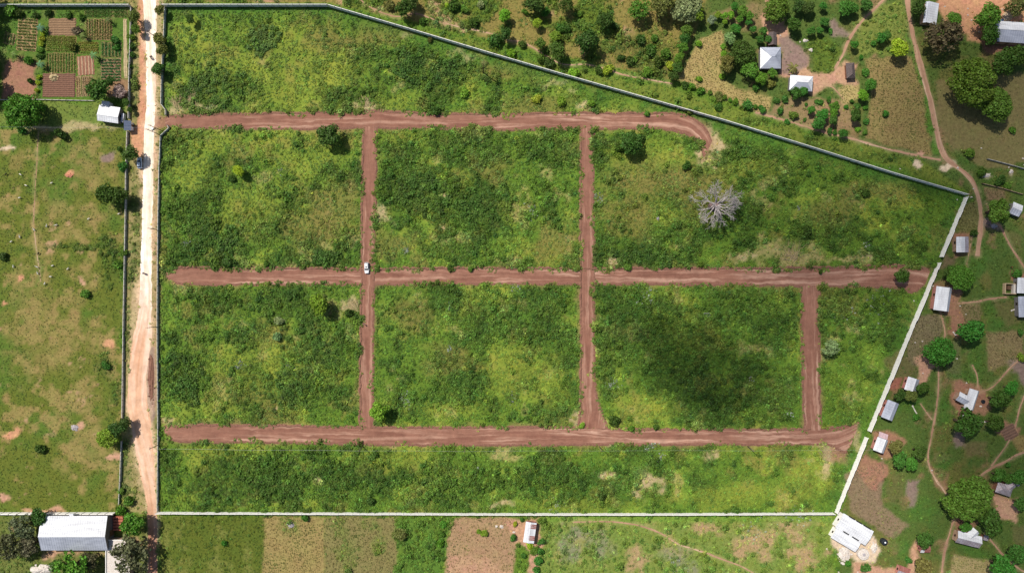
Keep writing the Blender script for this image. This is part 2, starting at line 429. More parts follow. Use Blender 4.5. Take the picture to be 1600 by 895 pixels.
b = blob(940, 655, 12, 12, 0.6, 0.4); paint(b, 'tan', 0.8); cover(b, 0, 0.2)
# mown strip of even grass along the inside of the sloping wall
b = (1 - sst(seg_dist(PX, PY, [(515, 12), (1509, 304)]), 6, 26)) * inside; paint(b, 'emer', 0.55); dscrub = dscrub * (1 - 0.9 * b)
b = (1 - sst(seg_dist(PX, PY, [(258, 12), (515, 12)]), 4, 14)) * inside; paint(b, 'emer', 0.7); dscrub = dscrub * (1 - 0.9 * b)
b = (1 - sst(seg_dist(PX, PY, [(256, 12), (253, 165)]), 5, 20)) * inside; paint(b, 'emer', 0.6); dscrub = dscrub * (1 - 0.9 * b)
b = (1 - sst(seg_dist(PX, PY, [(1502, 310), (1304, 800)]), 6, 26)) * inside; paint(b, 'emer', 0.4); dscrub = dscrub * (1 - 0.8 * b)

# --- pasture on the left
past = poly_mask([(-260, 200), (196, 200), (188, 802), (-260, 802)], 4)
paint(past, C(96, 106, 42)); cover(past, 0.0, 0.7)
paint(past * sst(fbm(PX, PY, 90, 71) + 0.6 * fbm(PX, PY, 24, 75), 0.0, 0.9), 'emer', 0.45)
dry = past * sst(0.7 * fbm(PX, PY, 60, 81) + 1.0 * fbm(PX, PY, 15, 85), 0.15, 0.7)
for cx, cy, rx, ry in [(110, 330, 40, 32), (150, 270, 40, 40), (130, 430, 45, 20), (120, 470, 40, 14), (110, 560, 50, 40), (50, 500, 40, 40), (130, 620, 30, 40), (60, 380, 30, 30), (30, 440, 20, 30), (150, 690, 30, 40), (110, 710, 30, 30), (40, 560, 30, 30), (180, 740, 16, 26), (140, 535, 20, 20), (30, 260, 24, 20)]:
    dry = np.maximum(dry, past * blob(cx, cy, rx, ry, 0.9, 0.9) * (0.55 + 0.45 * sst(f3, -0.4, 0.5)))
paint(dry, C(150, 130, 82), 0.75); dgrass = dgrass * (1 - 0.55 * dry)
paint(past * sst(fbm(PX, PY, 22, 91), 0.75, 1.0), 'pink', 0.6)
for cx, cy, rx, ry, c in [(14, 236, 11, 5, 'pale'), (108, 274, 6, 4, 'orange'), (172, 540, 9, 10, 'orange'), (14, 676, 16, 7, 'orange'), (128, 665, 9, 5, 'pink'), (10, 480, 6, 4, 'orange'), (32, 432, 4, 5, 'orange'), (178, 712, 9, 6, 'pink'), (70, 795, 30, 4, 'pink'), (10, 780, 10, 8, 'pink'), (172, 244, 14, 10, 'gb'), (130, 438, 8, 6, 'pink')]:
    b = blob(cx, cy, rx, ry, 0.4, 0.25); paint(b, c, 0.95); cover(b, 0, 0.05)
b = blob(105, 198, 95, 5, 0.6, 0.5); paint(b, 'tan', 0.7); cover(b, 0, 0.25)
b = poly_mask([(-260, 160), (150, 158), (200, 170), (200, 193), (-260, 193)], 6); paint(b, C(106, 122, 56)); cover(b, 0, 0.6)
for cx, cy, rx, ry in [(170, 380, 20, 20), (180, 420, 18, 30), (165, 575, 16, 22), (120, 385, 60, 5), (180, 610, 10, 30)]:
    b = blob(cx, cy, rx, ry) ; paint(b, 'd', 0.5); cover(b, 0.5)
# --- road verges
ver = poly_mask([(198, -220), (258, -220), (256, 170), (250, 210), (246, 802), (190, 802), (198, 200)], 3, 's')
paint(ver, C(150, 138, 92)); cover(ver, 0.08, 0.45)
paint(ver * sst(f3 + 0.5 * f2, 0.0, 0.6), C(104, 108, 56), 0.7)
for cx, cy, rx, ry in [(209, 330, 6, 60), (207, 420, 8, 40), (200, 520, 5, 40), (200, 770, 16, 36), (196, 720, 6, 40), (211, 130, 8, 60), (212, 40, 6, 30)]:
    b = blob(cx, cy, rx, ry, 0.8, 0.5); paint(b, 'd', 0.6); cover(b, 0.5, 0.7)
sh = poly_mask([(215, -60), (223, -60), (228, 100), (229, 180), (225, 245), (214, 243), (206, 225), (203, 205), (213, 198), (216, 170), (217, 100)], 5, 's'); paint(sh, 'orange', 0.95); cover(sh, 0, 0.04)
b = poly_mask([(207, 440), (217, 440), (214, 520), (205, 540), (198, 600), (204, 510)], 4, 's'); paint(b, 'tan', 0.8); cover(b, 0, 0.15)
b = poly_mask([(231, 542), (243, 540), (244, 640), (238, 665), (229, 625), (228, 590)], 4, 's'); paint(b, 'gb', 0.95); cover(b, 0, 0.05)
b = poly_mask([(238, 183), (268, 181), (268, 200), (238, 203)], 6, 's'); paint(b, 'soil', 0.9); cover(b, 0, 0.05)
b = poly_mask([(236, -60), (256, -60), (254, 150), (244, 150)], 5, 's'); paint(b, 'tan', 0.5)
b = poly_mask([(240, 210), (252, 213), (250, 640), (238, 640)], 4, 's'); paint(b, 'pink', 0.35)
# --- garden in the upper left
gard = poly_mask([(-260, 12), (204, 12), (202, 155), (-260, 157)], 3, 's'); paint(gard, C(82, 110, 44)); cover(gard, 0.12, 0.8)
paint(gard * sst(f3 + f2, 0.1, 0.8), C(120, 120, 70), 0.6)
b = poly_mask([(5, 92), (58, 98), (58, 152), (5, 155)], 6); paint(b, 'soil'); cover(b, 0, 0.02)
b = poly_mask([(168, 124), (205, 128), (200, 156), (168, 155)], 5); paint(b, 'soil', 0.8); cover(b, 0, 0.1)
# --- scrubland above the sloping wall
top = poly_mask([(258, -260), (1200, -260), (1190, 170), (1060, 128), (515, 5), (258, 5)], 3, False)
paint(top, C(132, 120, 66)); cover(top, 0.16, 0.7)
g_ = top * sst(fbm(PX, PY, 60, 101) + 0.7 * fbm(PX, PY, 20, 105), -0.1, 0.5); paint(g_, C(86, 108, 36), 0.9); dscrub = np.where(top > 0.5, 0.10 + 0.55 * g_, dscrub)
paint(top * sst(fbm(PX, PY, 30, 111) + 0.4 * f3, 0.45, 0.9), 'pink', 0.6)
b = poly_mask([(-260, -260), (215, -260), (215, 5), (-260, 5)], 2, False); paint(b, C(140, 130, 78)); cover(b, 0.15, 0.6)
b = poly_mask([(600, 36), (900, 125), (1080, 178), (1512, 296), (1512, 270), (1440, 250), (1300, 216), (1190, 186), (1050, 138), (960, 120), (860, 105), (700, 55)], 10); paint(b, C(112, 122, 52), 0.85); cover(b, 0.18, 0.8)
for cx, cy, rx, ry in [(1020, 85, 40, 45), (960, 70, 25, 25), (1280, 215, 60, 12), (1180, 192, 60, 9), (1380, 248, 50, 8)]:
    b = blob(cx, cy, rx, ry); paint(b, 'd', 0.5); cover(b, 0.55)
# --- village on the right
vil = poly_mask([(1190, -260), (1900, -260), (1900, 1200), (1312, 1200), (1312, 806), (1512, 300), (1440, 250), (1190, 180), (1060, 128), (1090, 40)], 4, False)
paint(vil, C(80, 100, 46)); cover(vil, 0.05, 0.75)
paint(vil * sst(fbm(PX, PY, 50, 121) + 0.5 * f3, 0.1, 0.8), C(112, 104, 58), 0.65)
paint(vil * sst(fbm(PX, PY, 34, 131), 0.45, 0.9), 'soil', 0.55)
CORN = [([(1096, 60), (1130, 48), (1128, 122), (1150, 138), (1205, 150), (1200, 182), (1130, 155), (1058, 124)], C(160, 142, 92)), ([(1350, 92), (1428, 86), (1442, 140), (1456, 246), (1352, 216), (1362, 150)], C(136, 120, 76)), ([(1310, 140), (1340, 132), (1346, 152), (1316, 168)], C(168, 150, 100)),
        ([(1492, 330), (1524, 312), (1530, 350), (1500, 366)], C(112, 110, 66)), ([(1425, 495), (1478, 490), (1470, 530), (1430, 575), (1415, 560)], C(118, 108, 80)), ([(1500, 475), (1532, 472), (1532, 500), (1508, 508)], C(120, 108, 74)), ([(1540, 520), (1600, 515), (1600, 560), (1545, 580)], C(130, 116, 80)), ([(1478, 540), (1500, 530), (1502, 590), (1480, 590)], C(100, 108, 66)),
        ([(1320, 740), (1382, 720), (1378, 790), (1420, 820), (1398, 842), (1330, 800)], C(128, 110, 86)), ([(1488, 866), (1545, 876), (1560, 900), (1560, 980), (1478, 980)], C(160, 144, 100)), ([(1580, 685), (1640, 670), (1640, 705), (1590, 706)], C(136, 120, 74)), ([(1535, 290), (1570, 296), (1570, 310), (1545, 315)], C(130, 112, 80)),
        ([(560 + 140, 808), (815, 808), (800, 900), (830, 980), (690, 980)], C(158, 130, 98)), ([(410, 806), (508, 806), (505, 980), (405, 980)], C(146, 130, 82)), ([(508, 806), (622, 806), (615, 980), (505, 980)], C(126, 118, 74))]
for pts, c in CORN:
    b = poly_mask(pts, 4, 's'); paint(b, c); cover(b, 0.0, 0.12)
for pts, c in [([(1188, 30), (1196, 0), (1216, -40), (1216, 20), (1222, 40), (1238, 62), (1250, 80), (1264, 108), (1285, 113), (1302, 106), (1318, 92), (1340, 96), (1340, 128), (1318, 136), (1300, 134), (1275, 148), (1262, 148), (1232, 116), (1222, 116), (1222, 72), (1200, 66)], 'pink'),
               ([(1222, 62), (1240, 62), (1252, 80), (1262, 108), (1246, 112), (1222, 110)], 'gb'),
               ([(1472, -260), (1800, -260), (1700, 30), (1600, 34), (1560, 36), (1540, 64), (1510, 62), (1494, 40), (1470, 36)], 'orange'), ([(1296, 30), (1306, 26), (1324, 60), (1300, 62)], 'gb'), ([(1530, 60), (1545, 80), (1575, 84), (1600, 70), (1600, 60), (1550, 68)], 'soil'),
               ([(1455, 130), (1700, 110), (1700, 250), (1540, 260), (1490, 245), (1470, 200)], C(122, 112, 72)), ([(1492, 362), (1522, 362), (1522, 400), (1490, 402)], 'soil'), ([(1455, 445), (1498, 452), (1512, 500), (1492, 530), (1476, 520), (1482, 490), (1452, 480)], 'soil'),
               ([(1392, 588), (1408, 582), (1406, 608), (1392, 606)], 'red'), ([(1432, 560), (1446, 552), (1466, 572), (1440, 600), (1430, 592)], 'pink'), ([(1490, 596), (1545, 604), (1552, 640), (1528, 650), (1496, 642), (1486, 620)], 'soil'), ([(1362, 672), (1395, 676), (1415, 695), (1392, 714), (1368, 708)], 'soil'),
               ([(1345, 712), (1386, 724), (1372, 765), (1334, 740)], 'soil'), ([(1420, 755), (1436, 750), (1430, 790), (1418, 795)], 'gb'), ([(1486, 805), (1530, 806), (1520, 822), (1495, 836)], 'soil'), ([(1552, 772), (1590, 776), (1585, 815), (1555, 800)], 'pink'), ([(1430, 845), (1438, 846), (1430, 895), (1418, 895)], 'pink'),
               ([(1298, 822), (1310, 806), (1362, 834), (1378, 862), (1368, 880), (1340, 882), (1300, 850)], 'pale'), ([(1330, 880), (1440, 892), (1440, 930), (1330, 905)], 'pink'), ([(1575, 560), (1640, 540), (1640, 620), (1592, 600)], 'gb'), ([(1560, 660), (1592, 668), (1580, 690), (1556, 676)], 'soil'), ([(1488, 672), (1510, 672), (1512, 700), (1492, 698)], 'gb'), ([(1454, 728), (1485, 740), (1482, 772), (1464, 752)], 'soil'), ([(1574, 425), (1640, 420), (1640, 442), (1580, 440)], 'soil'), ([(1537, 345), (1565, 350), (1560, 362), (1536, 358)], 'gb')]:
    b = poly_mask(pts, 6); paint(b, c, 0.92); cover(b, 0.0, 0.08)
for cx, cy, rx, ry, c in [(1434, 254, 9, 6, 'pale'), (1481, 262, 13, 9, 'pale'), (1542, 274, 9, 4, 'pale'), (1580, 268, 5, 4, 'pale'), (1440, 240, 8, 3, 'pink')]:
    b = blob(cx, cy, rx, ry, 0.35, 0.2); paint(b, c, 0.95); cover(b, 0, 0.02)
for pts, c in [([(1556, 470), (1600, 470), (1600, 500), (1560, 512)], C(104, 98, 60)), ([(1530, 330), (1600, 372), (1600, 398), (1590, 396), (1572, 362)], C(104, 100, 60)), ([(1384, 560), (1420, 540), (1428, 585), (1398, 582)], C(108, 98, 66)), ([(1388, 735), (1418, 745), (1412, 800), (1384, 780)], C(98, 96, 56)), ([(1515, 655), (1532, 650), (1540, 668), (1520, 676)], C(110, 104, 70)), ([(1505, 690), (1545, 690), (1540, 712), (1510, 716)], C(112, 100, 66)), ([(1470, 400), (1492, 398), (1490, 415), (1470, 420)], C(120, 100, 78)), ([(1225, 160), (1275, 150), (1330, 165), (1345, 210), (1300, 200), (1240, 190), (1205, 175)], C(150, 122, 92)), ([(1112, 20), (1190, 5), (1192, 45), (1150, 50)], C(140, 118, 84)), ([(1575, 820), (1640, 815), (1640, 850), (1590, 850)], C(100, 98, 60))]:
    b = poly_mask(pts, 8); paint(b, c, 0.75); cover(b, 0.05, 0.3)
b = poly_mask([(1264, 62), (1300, 66), (1316, 88), (1300, 110), (1275, 110), (1262, 84)], 5); paint(b, C(88, 106, 40)); cover(b, 0.3, 0.9)
b = poly_mask([(1430, 60), (1440, 110), (1452, 160), (1462, 215), (1468, 242), (1456, 240), (1440, 140), (1418, 40)], 4); paint(b, C(84, 120, 46)); cover(b, 0.1, 0.9)
b = poly_mask([(1340, 30), (1380, 2), (1412, 0), (1425, 80), (1350, 88), (1330, 78)], 6); paint(b, C(112, 122, 58)); cover(b, 0.2, 0.8)
for cx, cy, rx, ry in [(1520, 410, 24, 30), (1525, 560, 18, 40), (1550, 500, 14, 24), (1415, 630, 30, 16), (1500, 590, 20, 14), (1475, 720, 14, 40), (1475, 640, 12, 24), (1520, 860, 30, 10), (1440, 800, 20, 24), (1500, 250, 18, 14), (1560, 280, 24, 12), (1400, 275, 60, 14), (1405, 850, 16, 20)]:
    b = blob(cx, cy, rx, ry); paint(b, 'emer', 0.6); cover(b, 0.12, 0.9)
# --- plots below the white wall
b = poly_mask([(250, 806), (412, 806), (408, 1100), (250, 1100)], 3, 's'); paint(b, C(88, 100, 38)); cover(b, 0.10, 0.9)
paint(b * sst(f2 + f3, 0.1, 0.9), C(132, 130, 70), 0.5)
b = poly_mask([(620, 808), (702, 806), (694, 850), (684, 900), (684, 980), (610, 980), (620, 860)], 4); paint(b, C(88, 118, 46)); cover(b, 0.5, 0.8)
for cx, cy, rx, ry in [(540, 870, 22, 30), (580, 820, 16, 12), (530, 825, 14, 20), (450, 820, 18, 16), (590, 850, 14, 20)]:
    b = blob(cx, cy, rx, ry); paint(b, C(112, 122, 62), 0.7); cover(b, 0.25, 0.7)
b = poly_mask([(845, 806), (1300, 806), (1296, 980), (836, 980)], 5); paint(b, C(116, 132, 62)); cover(b, 0.3, 0.75)
paint(b * sst(fbm(PX, PY, 40, 141) + 0.5 * f3, 0.2, 0.8), C(156, 146, 90), 0.7)
for cx, cy, rx, ry in [(900, 835, 26, 18), (940, 850, 22, 20), (895, 860, 20, 20), (1050, 870, 30, 18), (1080, 885, 16, 10)]:
    q = blob(cx, cy, rx, ry); paint(q, 'pg', 0.55)
for cx, cy, rx, ry in [(1100, 830, 36, 12), (1180, 850, 40, 24), (1240, 830, 40, 18), (1260, 870, 30, 24), (990, 870, 16, 20)]:
    q = blob(cx, cy, rx, ry, 0.8, 0.8); paint(q, 'pink', 0.6); dscrub = dscrub * (1 - 0.5 * q)
b = (1 - sst(np.abs(PY - 810), 2, 8)) * ((PX > 845) & (PX < 1300)); paint(b, C(112, 144, 56), 0.7)
b = poly_mask([(795, 812), (840, 812), (846, 850), (836, 900), (826, 900), (828, 860), (800, 845)], 5); paint(b, 'pink', 0.9); cover(b, 0, 0.05)
b = poly_mask([(700, 860), (760, 876), (800, 895), (800, 960), (690, 960)], 8); paint(b, 'pink', 0.5); cover(b, 0, 0.04)
# --- bottom-left compound
b = poly_mask([(-260, 806), (232, 806), (232, 1100), (-260, 1100)], 3, 's'); paint(b, C(104, 112, 56)); cover(b, 0.15, 0.7)
for cx, cy, rx, ry in [(120, 860, 40, 8), (78, 868, 12, 10), (215, 850, 10, 14), (22, 826, 12, 5)]:
    q = blob(cx, cy, rx, ry, 0.7, 0.6); paint(q, 'pink', 0.8); cover(q, 0, 0.1)
# --- nothing grows on roads and paths
for r in ROADS:
    m_ = sst(poly_mask(r, 12, True), .25, .8) if r is not ROADS[0] else poly_mask(r, 5, 's')
    edge = poly_mask(r, 14, True)
    paint(edge, 'soil' if r is not ROADS[0] else C(226, 190, 160), 0.55 if r is not ROADS[0] else 0.8)
    cover(m_, 0.0, 0.0)
for _, w, pts in PATHS:
    m_ = line_mask(pts, w / S, 2.0); paint(line_mask(pts, w / S * .7 + 1.0, 3.5), 'tan', 0.3); cover(m_, 0.0, 0.0)

# vegetation takes the ground's colour, a little greener; the earth between the plants is browner
soilness = np.clip((gcol[..., 0] - gcol[..., 1] * 0.98) / 0.06, 0, 1)

# ------------------------------------------------------------------ ground sheet
ex = np.array([-24000, -9000, -3600, -1400, -600.0]); exr = np.array([2200, 3000, 5200, 10600, 25600.0])
axx = np.concatenate([ex, gx, exr]); ayy = np.concatenate([ex, gy, exr - 500])
FX, FY = np.meshgrid(axx, ayy)
pad = ((len(ex), len(exr)), (len(ex), len(exr)))
gfull = np.pad(gcol, pad + ((0, 0),), mode='edge')
far = np.pad(np.zeros(PX.shape), pad, constant_values=1.0)
gfull = gfull * (1 - far[..., None]) + np.array(lin((112, 118, 62))) * far[..., None]
nx, ny = len(axx), len(ayy)
co = np.zeros((ny * nx, 3)); co[:, 0] = ((FX - 800) * S).ravel(); co[:, 1] = ((447.5 - FY) * S).ravel()
idx = np.arange(ny * nx).reshape(ny, nx)
quads = np.stack([idx[1:, :-1], idx[1:, 1:], idx[:-1, 1:], idx[:-1, :-1]], -1).reshape(-1, 4)
gm = bpy.data.meshes.new('ground')
gm.vertices.add(len(co)); gm.vertices.foreach_set('co', co.ravel())
gm.loops.add(quads.size); gm.loops.foreach_set('vertex_index', quads.ravel())
gm.polygons.add(len(quads)); gm.polygons.foreach_set('loop_start', np.arange(0, quads.size, 4)); gm.polygons.foreach_set('loop_total', np.full(len(quads), 4))
gm.update(calc_edges=True)
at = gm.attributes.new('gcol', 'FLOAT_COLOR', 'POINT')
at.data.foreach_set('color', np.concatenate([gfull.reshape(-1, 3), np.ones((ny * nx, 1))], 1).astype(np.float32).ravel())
m, nt, bs = new_mat('ground_cover')
L = nt.links.new
a_ = N(nt, 'ShaderNodeAttribute'); a_.attribute_name = 'gcol'
tc = N(nt, 'ShaderNodeTexCoord')
n1 = N(nt, 'ShaderNodeTexNoise'); n1.inputs['Scale'].default_value = 0.9; n1.inputs['Detail'].default_value = 8; n1.inputs['Roughness'].default_value = 0.72
n2 = N(nt, 'ShaderNodeTexNoise'); n2.inputs['Scale'].default_value = 0.22; n2.inputs['Detail'].default_value = 5
L(tc.outputs['Object'], n1.inputs['Vector']); L(tc.outputs['Object'], n2.inputs['Vector'])
mr = N(nt, 'ShaderNodeMapRange'); mr.inputs['From Min'].default_value = 0.3; mr.inputs['From Max'].default_value = 0.7; mr.inputs['To Min'].default_value = 0.66; mr.inputs['To Max'].default_value = 1.3
mh = N(nt, 'ShaderNodeMapRange'); mh.inputs['From Min'].default_value = 0.3; mh.inputs['From Max'].default_value = 0.7; mh.inputs['To Min'].default_value = 0.485; mh.inputs['To Max'].default_value = 0.512
hs = N(nt, 'ShaderNodeHueSaturation')
L(n1.outputs[0], mr.inputs['Value']); L(n2.outputs[0], mh.inputs['Value'])
L(a_.outputs['Color'], hs.inputs['Color']); L(mr.outputs[0], hs.inputs['Value']); L(mh.outputs[0], hs.inputs['Hue'])
L(hs.outputs[0], bs.inputs['Base Color'])
bs.inputs['Roughness'].default_value = 0.95; bs.inputs['Specular IOR Level'].default_value = 0.1
bp = N(nt, 'ShaderNodeBump'); bp.inputs['Strength'].default_value = 0.8; bp.inputs['Distance'].default_value = 0.35
L(n1.outputs[0], bp.inputs['Height']); L(bp.outputs[0], bs.inputs['Normal'])
M['ground'] = m
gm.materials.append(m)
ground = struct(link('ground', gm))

# ------------------------------------------------------------------ roads and paths
def mat_road(name, c, dark, pale, along):
    m, nt, b = new_mat(name)
    L = nt.links.new
    uv = N(nt, 'ShaderNodeUVMap')
    mp = N(nt, 'ShaderNodeMapping'); mp.inputs['Scale'].default_value = (0.035, along, 1)
    mp2 = N(nt, 'ShaderNodeMapping'); mp2.inputs['Scale'].default_value = (0.35, 0.6, 1)
    L(uv.outputs[0], mp.inputs[0]); L(uv.outputs[0], mp2.inputs[0])
    n1 = N(nt, 'ShaderNodeTexNoise'); n1.inputs['Scale'].default_value = 1.0; n1.inputs['Detail'].default_value = 6; n1.inputs['Roughness'].default_value = 0.6; n1.inputs['Distortion'].default_value = 0.9
    n2 = N(nt, 'ShaderNodeTexNoise'); n2.inputs['Scale'].default_value = 1.0; n2.inputs['Detail'].default_value = 7; n2.inputs['Roughness'].default_value = 0.7
    L(mp.outputs[0], n1.inputs['Vector']); L(mp2.outputs[0], n2.inputs['Vector'])
    r1 = N(nt, 'ShaderNodeValToRGB')
    e = r1.color_ramp.elements; e[0].position = 0.32; e[0].color = (*lin(dark), 1); e[1].position = 0.52; e[1].color = (*lin(c), 1)
    x = e.new(0.66); x.color = (*lin(pale), 1)
    r2 = N(nt, 'ShaderNodeValToRGB'); e = r2.color_ramp.elements; e[0].position = 0.62; e[0].color = (0, 0, 0, 1); e[1].position = 0.78; e[1].color = (1, 1, 1, 1)
    L(n1.outputs[0], r1.inputs[0]); L(n2.outputs[0], r2.inputs[0])
    mx = N(nt, 'ShaderNodeMixRGB'); mx.inputs['Color2'].default_value = (*lin(pale), 1)
    L(r2.outputs[0], mx.inputs['Fac']); L(r1.outputs[0], mx.inputs['Color1'])
    n3 = N(nt, 'ShaderNodeTexNoise'); n3.inputs['Scale'].default_value = 0.3; n3.inputs['Detail'].default_value = 9; n3.inputs['Roughness'].default_value = 0.68
    tc = N(nt, 'ShaderNodeTexCoord'); L(tc.outputs['Object'], n3.inputs['Vector'])
    mr = N(nt, 'ShaderNodeMapRange'); mr.inputs['From Min'].default_value = 0.3; mr.inputs['From Max'].default_value = 0.7; mr.inputs['To Min'].default_value = 0.76; mr.inputs['To Max'].default_value = 1.16
    hs = N(nt, 'ShaderNodeHueSaturation'); L(n3.outputs[0], mr.inputs['Value']); L(mr.outputs[0], hs.inputs['Value']); L(mx.outputs[0], hs.inputs['Color'])
    L(hs.outputs[0], b.inputs['Base Color'])
    b.inputs['Roughness'].default_value = 0.95; b.inputs['Specular IOR Level'].default_value = 0.1
    ad = N(nt, 'ShaderNodeMath'); ad.operation = 'ADD'; L(n1.outputs[0], ad.inputs[0]); L(n3.outputs[0], ad.inputs[1])
    bp = N(nt, 'ShaderNodeBump'); bp.inputs['Strength'].default_value = 0.7; bp.inputs['Distance'].default_value = 0.18
    L(ad.outputs[0], bp.inputs['Height']); L(bp.outputs[0], b.inputs['Normal'])
    return m
M['murram'] = mat_road('pale_murram', (244, 226, 206), (226, 194, 166), (253, 245, 234), 0.4)
M['earth_road'] = mat_road('red_earth', (145, 104, 87), (126, 86, 72), (184, 146, 126), 0.55)
M['earth_path'] = mat_road('trodden_earth', (178, 142, 116), (156, 118, 96), (196, 166, 140), 0.8)
M['spoil'] = mat_surface('spoil_earth', (140, 102, 84), 0.95, 0.25, 2.0, 0.8, 6, c2=(104, 70, 58))

def resample(pts, n):
    pts = np.array(pts, float)
    d = np.concatenate([[0], np.cumsum(np.hypot(*np.diff(pts, axis=0).T))])
    t = np.linspace(0, d[-1], n)
    return np.stack([np.interp(t, d, pts[:, 0]), np.interp(t, d, pts[:, 1])], 1), d[-1]

def smooth_pts(pts, it=2):
    p = [tuple(q) for q in pts]
    for _ in range(it):
        q = [p[0]]
        for a, b in zip(p[:-1], p[1:]):
            q += [(a[0] * .75 + b[0] * .25, a[1] * .75 + b[1] * .25), (a[0] * .25 + b[0] * .75, a[1] * .25 + b[1] * .75)]
        p = q + [p[-1]]
    return p

def ribbon(name, A, B, mat, z=0.05, m=10, step=2.5, berm=(0.0, 0.0), jag=2.0, seed=0):
    A = smooth_pts(A); B = smooth_pts(B)
    _, la = resample(A, 10); n = max(8, int(la / step))
    A, _ = resample(A, n); B, _ = resample(B, n)
    jit = np.random.default_rng(seed + 100)
    j1 = (vnoise(A[:, 0], A[:, 1], 9, seed + 3) + 0.6 * vnoise(A[:, 0], A[:, 1], 3.5, seed + 4)) * jag
    j2 = (vnoise(B[:, 0], B[:, 1], 9, seed + 5) + 0.6 * vnoise(B[:, 0], B[:, 1], 3.5, seed + 6)) * jag
    W_ = B - A; ln = np.hypot(W_[:, 0], W_[:, 1])[:, None] + 1e-6; U = W_ / ln
    A = A + U * j1[:, None] * 0.5; B = B + U * j2[:, None] * 0.5
    vs = []; uvs = []
    ts = np.linspace(0, 1, m)
    cl = np.concatenate([[0], np.cumsum(np.hypot(*np.diff((A + B) / 2, axis=0).T))]) * S
    endf = np.clip(np.minimum(cl, cl[-1] - cl) / 6.0, 0, 1)
    for i in range(n):
        for k, t in enumerate(ts):
            p = A[i] * (1 - t) + B[i] * t
            zz = z
            if k in (0, m - 1):
                zz = 0.008
            x, y = (p[0] - 800) * S, (447.5 - p[1]) * S
            rut = 0.02 * math.sin(t * 17 + seed) + 0.015 * float(vnoise(np.array(p[0]), np.array(p[1]), 6, seed + 9))
            vs.append((x, y, zz + (rut if 0 < k < m - 1 else 0)))
            uvs.append((cl[i], t * float(ln[i, 0]) * S))
    fs = [(i * m + k, (i + 1) * m + k, (i + 1) * m + k + 1, i * m + k + 1) for i in range(n - 1) for k in range(m - 1)]
    me = mesh(name, vs, fs, mat, smooth=True)
    ul = me.uv_layers.new(name='UVMap')
    vi = np.zeros(len(me.loops), int); me.loops.foreach_get('vertex_index', vi)
    ul.data.foreach_set('uv', np.array(uvs)[vi].ravel())
    # faces must look up
    if me.polygons[0].normal.z < 0:
        me.flip_normals()
    o = struct(link(name, me))
    # ridge of pushed-up earth along an edge
    for side, (E, hgt) in enumerate(((A, berm[0]), (B, berm[1]))):
        if hgt <= 0:
            continue
        sg = -1 if side == 0 else 1
        vv = []
        for i in range(n):
            q = float(vnoise(E[i:i + 1, 0], E[i:i + 1, 1], 7, seed + 20 + side)[0]) * 0.6 + float(vnoise(E[i:i + 1, 0], E[i:i + 1, 1], 2.6, seed + 22)[0]) * 0.6
            hh = max(0.04, hgt * (0.75 + 0.8 * q)) * endf[i] + 0.012
            for off, zz in ((-2.2, 0.01), (-1.0, hh * 0.75), (0.2, hh), (1.3, hh * 0.55), (2.4, 0.02)):
                p = E[i] + U[i] * sg * (off + 0.9 * q) * (1 if side else 1)
                vv.append(((p[0] - 800) * S, (447.5 - p[1]) * S, zz))
        ff = [(i * 5 + k, (i + 1) * 5 + k, (i + 1) * 5 + k + 1, i * 5 + k + 1) for i in range(n - 1) for k in range(4)]
        bm_ = mesh('earth_ridge', vv, ff, M['spoil'])
        link('earth_ridge', bm_, o)
    return o

def yx(Lp): return [(x, y) for y, x in Lp]
m_, nt_ = M['murram'], M['murram'].node_tree
uv_ = [n for n in nt_.nodes if n.type == 'UVMAP'][0]; bs_ = nt_.nodes['Principled BSDF']
sx_ = N(nt_, 'ShaderNodeSeparateXYZ'); nt_.links.new(uv_.outputs[0], sx_.inputs[0])
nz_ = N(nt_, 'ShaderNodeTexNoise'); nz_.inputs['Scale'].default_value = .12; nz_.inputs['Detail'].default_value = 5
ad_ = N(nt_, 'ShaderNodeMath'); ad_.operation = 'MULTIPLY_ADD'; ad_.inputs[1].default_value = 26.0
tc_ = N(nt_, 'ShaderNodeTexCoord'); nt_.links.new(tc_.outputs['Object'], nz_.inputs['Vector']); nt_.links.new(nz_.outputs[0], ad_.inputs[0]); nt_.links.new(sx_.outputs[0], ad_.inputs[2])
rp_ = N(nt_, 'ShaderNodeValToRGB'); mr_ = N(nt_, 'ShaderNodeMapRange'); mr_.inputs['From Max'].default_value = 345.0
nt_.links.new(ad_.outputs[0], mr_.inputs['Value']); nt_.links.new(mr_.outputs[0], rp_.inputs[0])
# the surfacing changes along the road: pale gravel, then pinkish murram, then brown earth with tree shade painted into it at the bottom end
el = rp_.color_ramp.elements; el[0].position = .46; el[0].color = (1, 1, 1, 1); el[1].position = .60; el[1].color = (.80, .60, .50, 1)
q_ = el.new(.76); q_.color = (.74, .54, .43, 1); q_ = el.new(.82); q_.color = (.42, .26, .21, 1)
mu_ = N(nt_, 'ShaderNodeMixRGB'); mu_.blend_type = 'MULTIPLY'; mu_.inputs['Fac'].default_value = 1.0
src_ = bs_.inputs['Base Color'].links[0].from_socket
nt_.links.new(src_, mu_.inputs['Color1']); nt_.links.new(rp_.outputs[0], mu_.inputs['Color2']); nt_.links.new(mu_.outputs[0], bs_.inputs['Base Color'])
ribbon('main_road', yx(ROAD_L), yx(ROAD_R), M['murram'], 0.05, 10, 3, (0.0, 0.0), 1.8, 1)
ribbon('earth_road_top', R1_T, R1_B, M['earth_road'], 0.060, 12, 2.5, (0.22, 0.12), 2.0, 2)
ribbon('earth_road_middle', R2_T, R2_B, M['earth_road'], 0.061, 12, 2.5, (0.38, 0.10), 2.4, 3)
ribbon('earth_road_bottom', R3_T, R3_B, M['earth_road'], 0.062, 12, 2.5, (0.16, 0.14), 2.0, 4)
ribbon('earth_road_first_cross', yx(V1_L), yx(V1_R), M['earth_road'], 0.110, 10, 2.5, (0.34, 0.22), 2.0, 5)
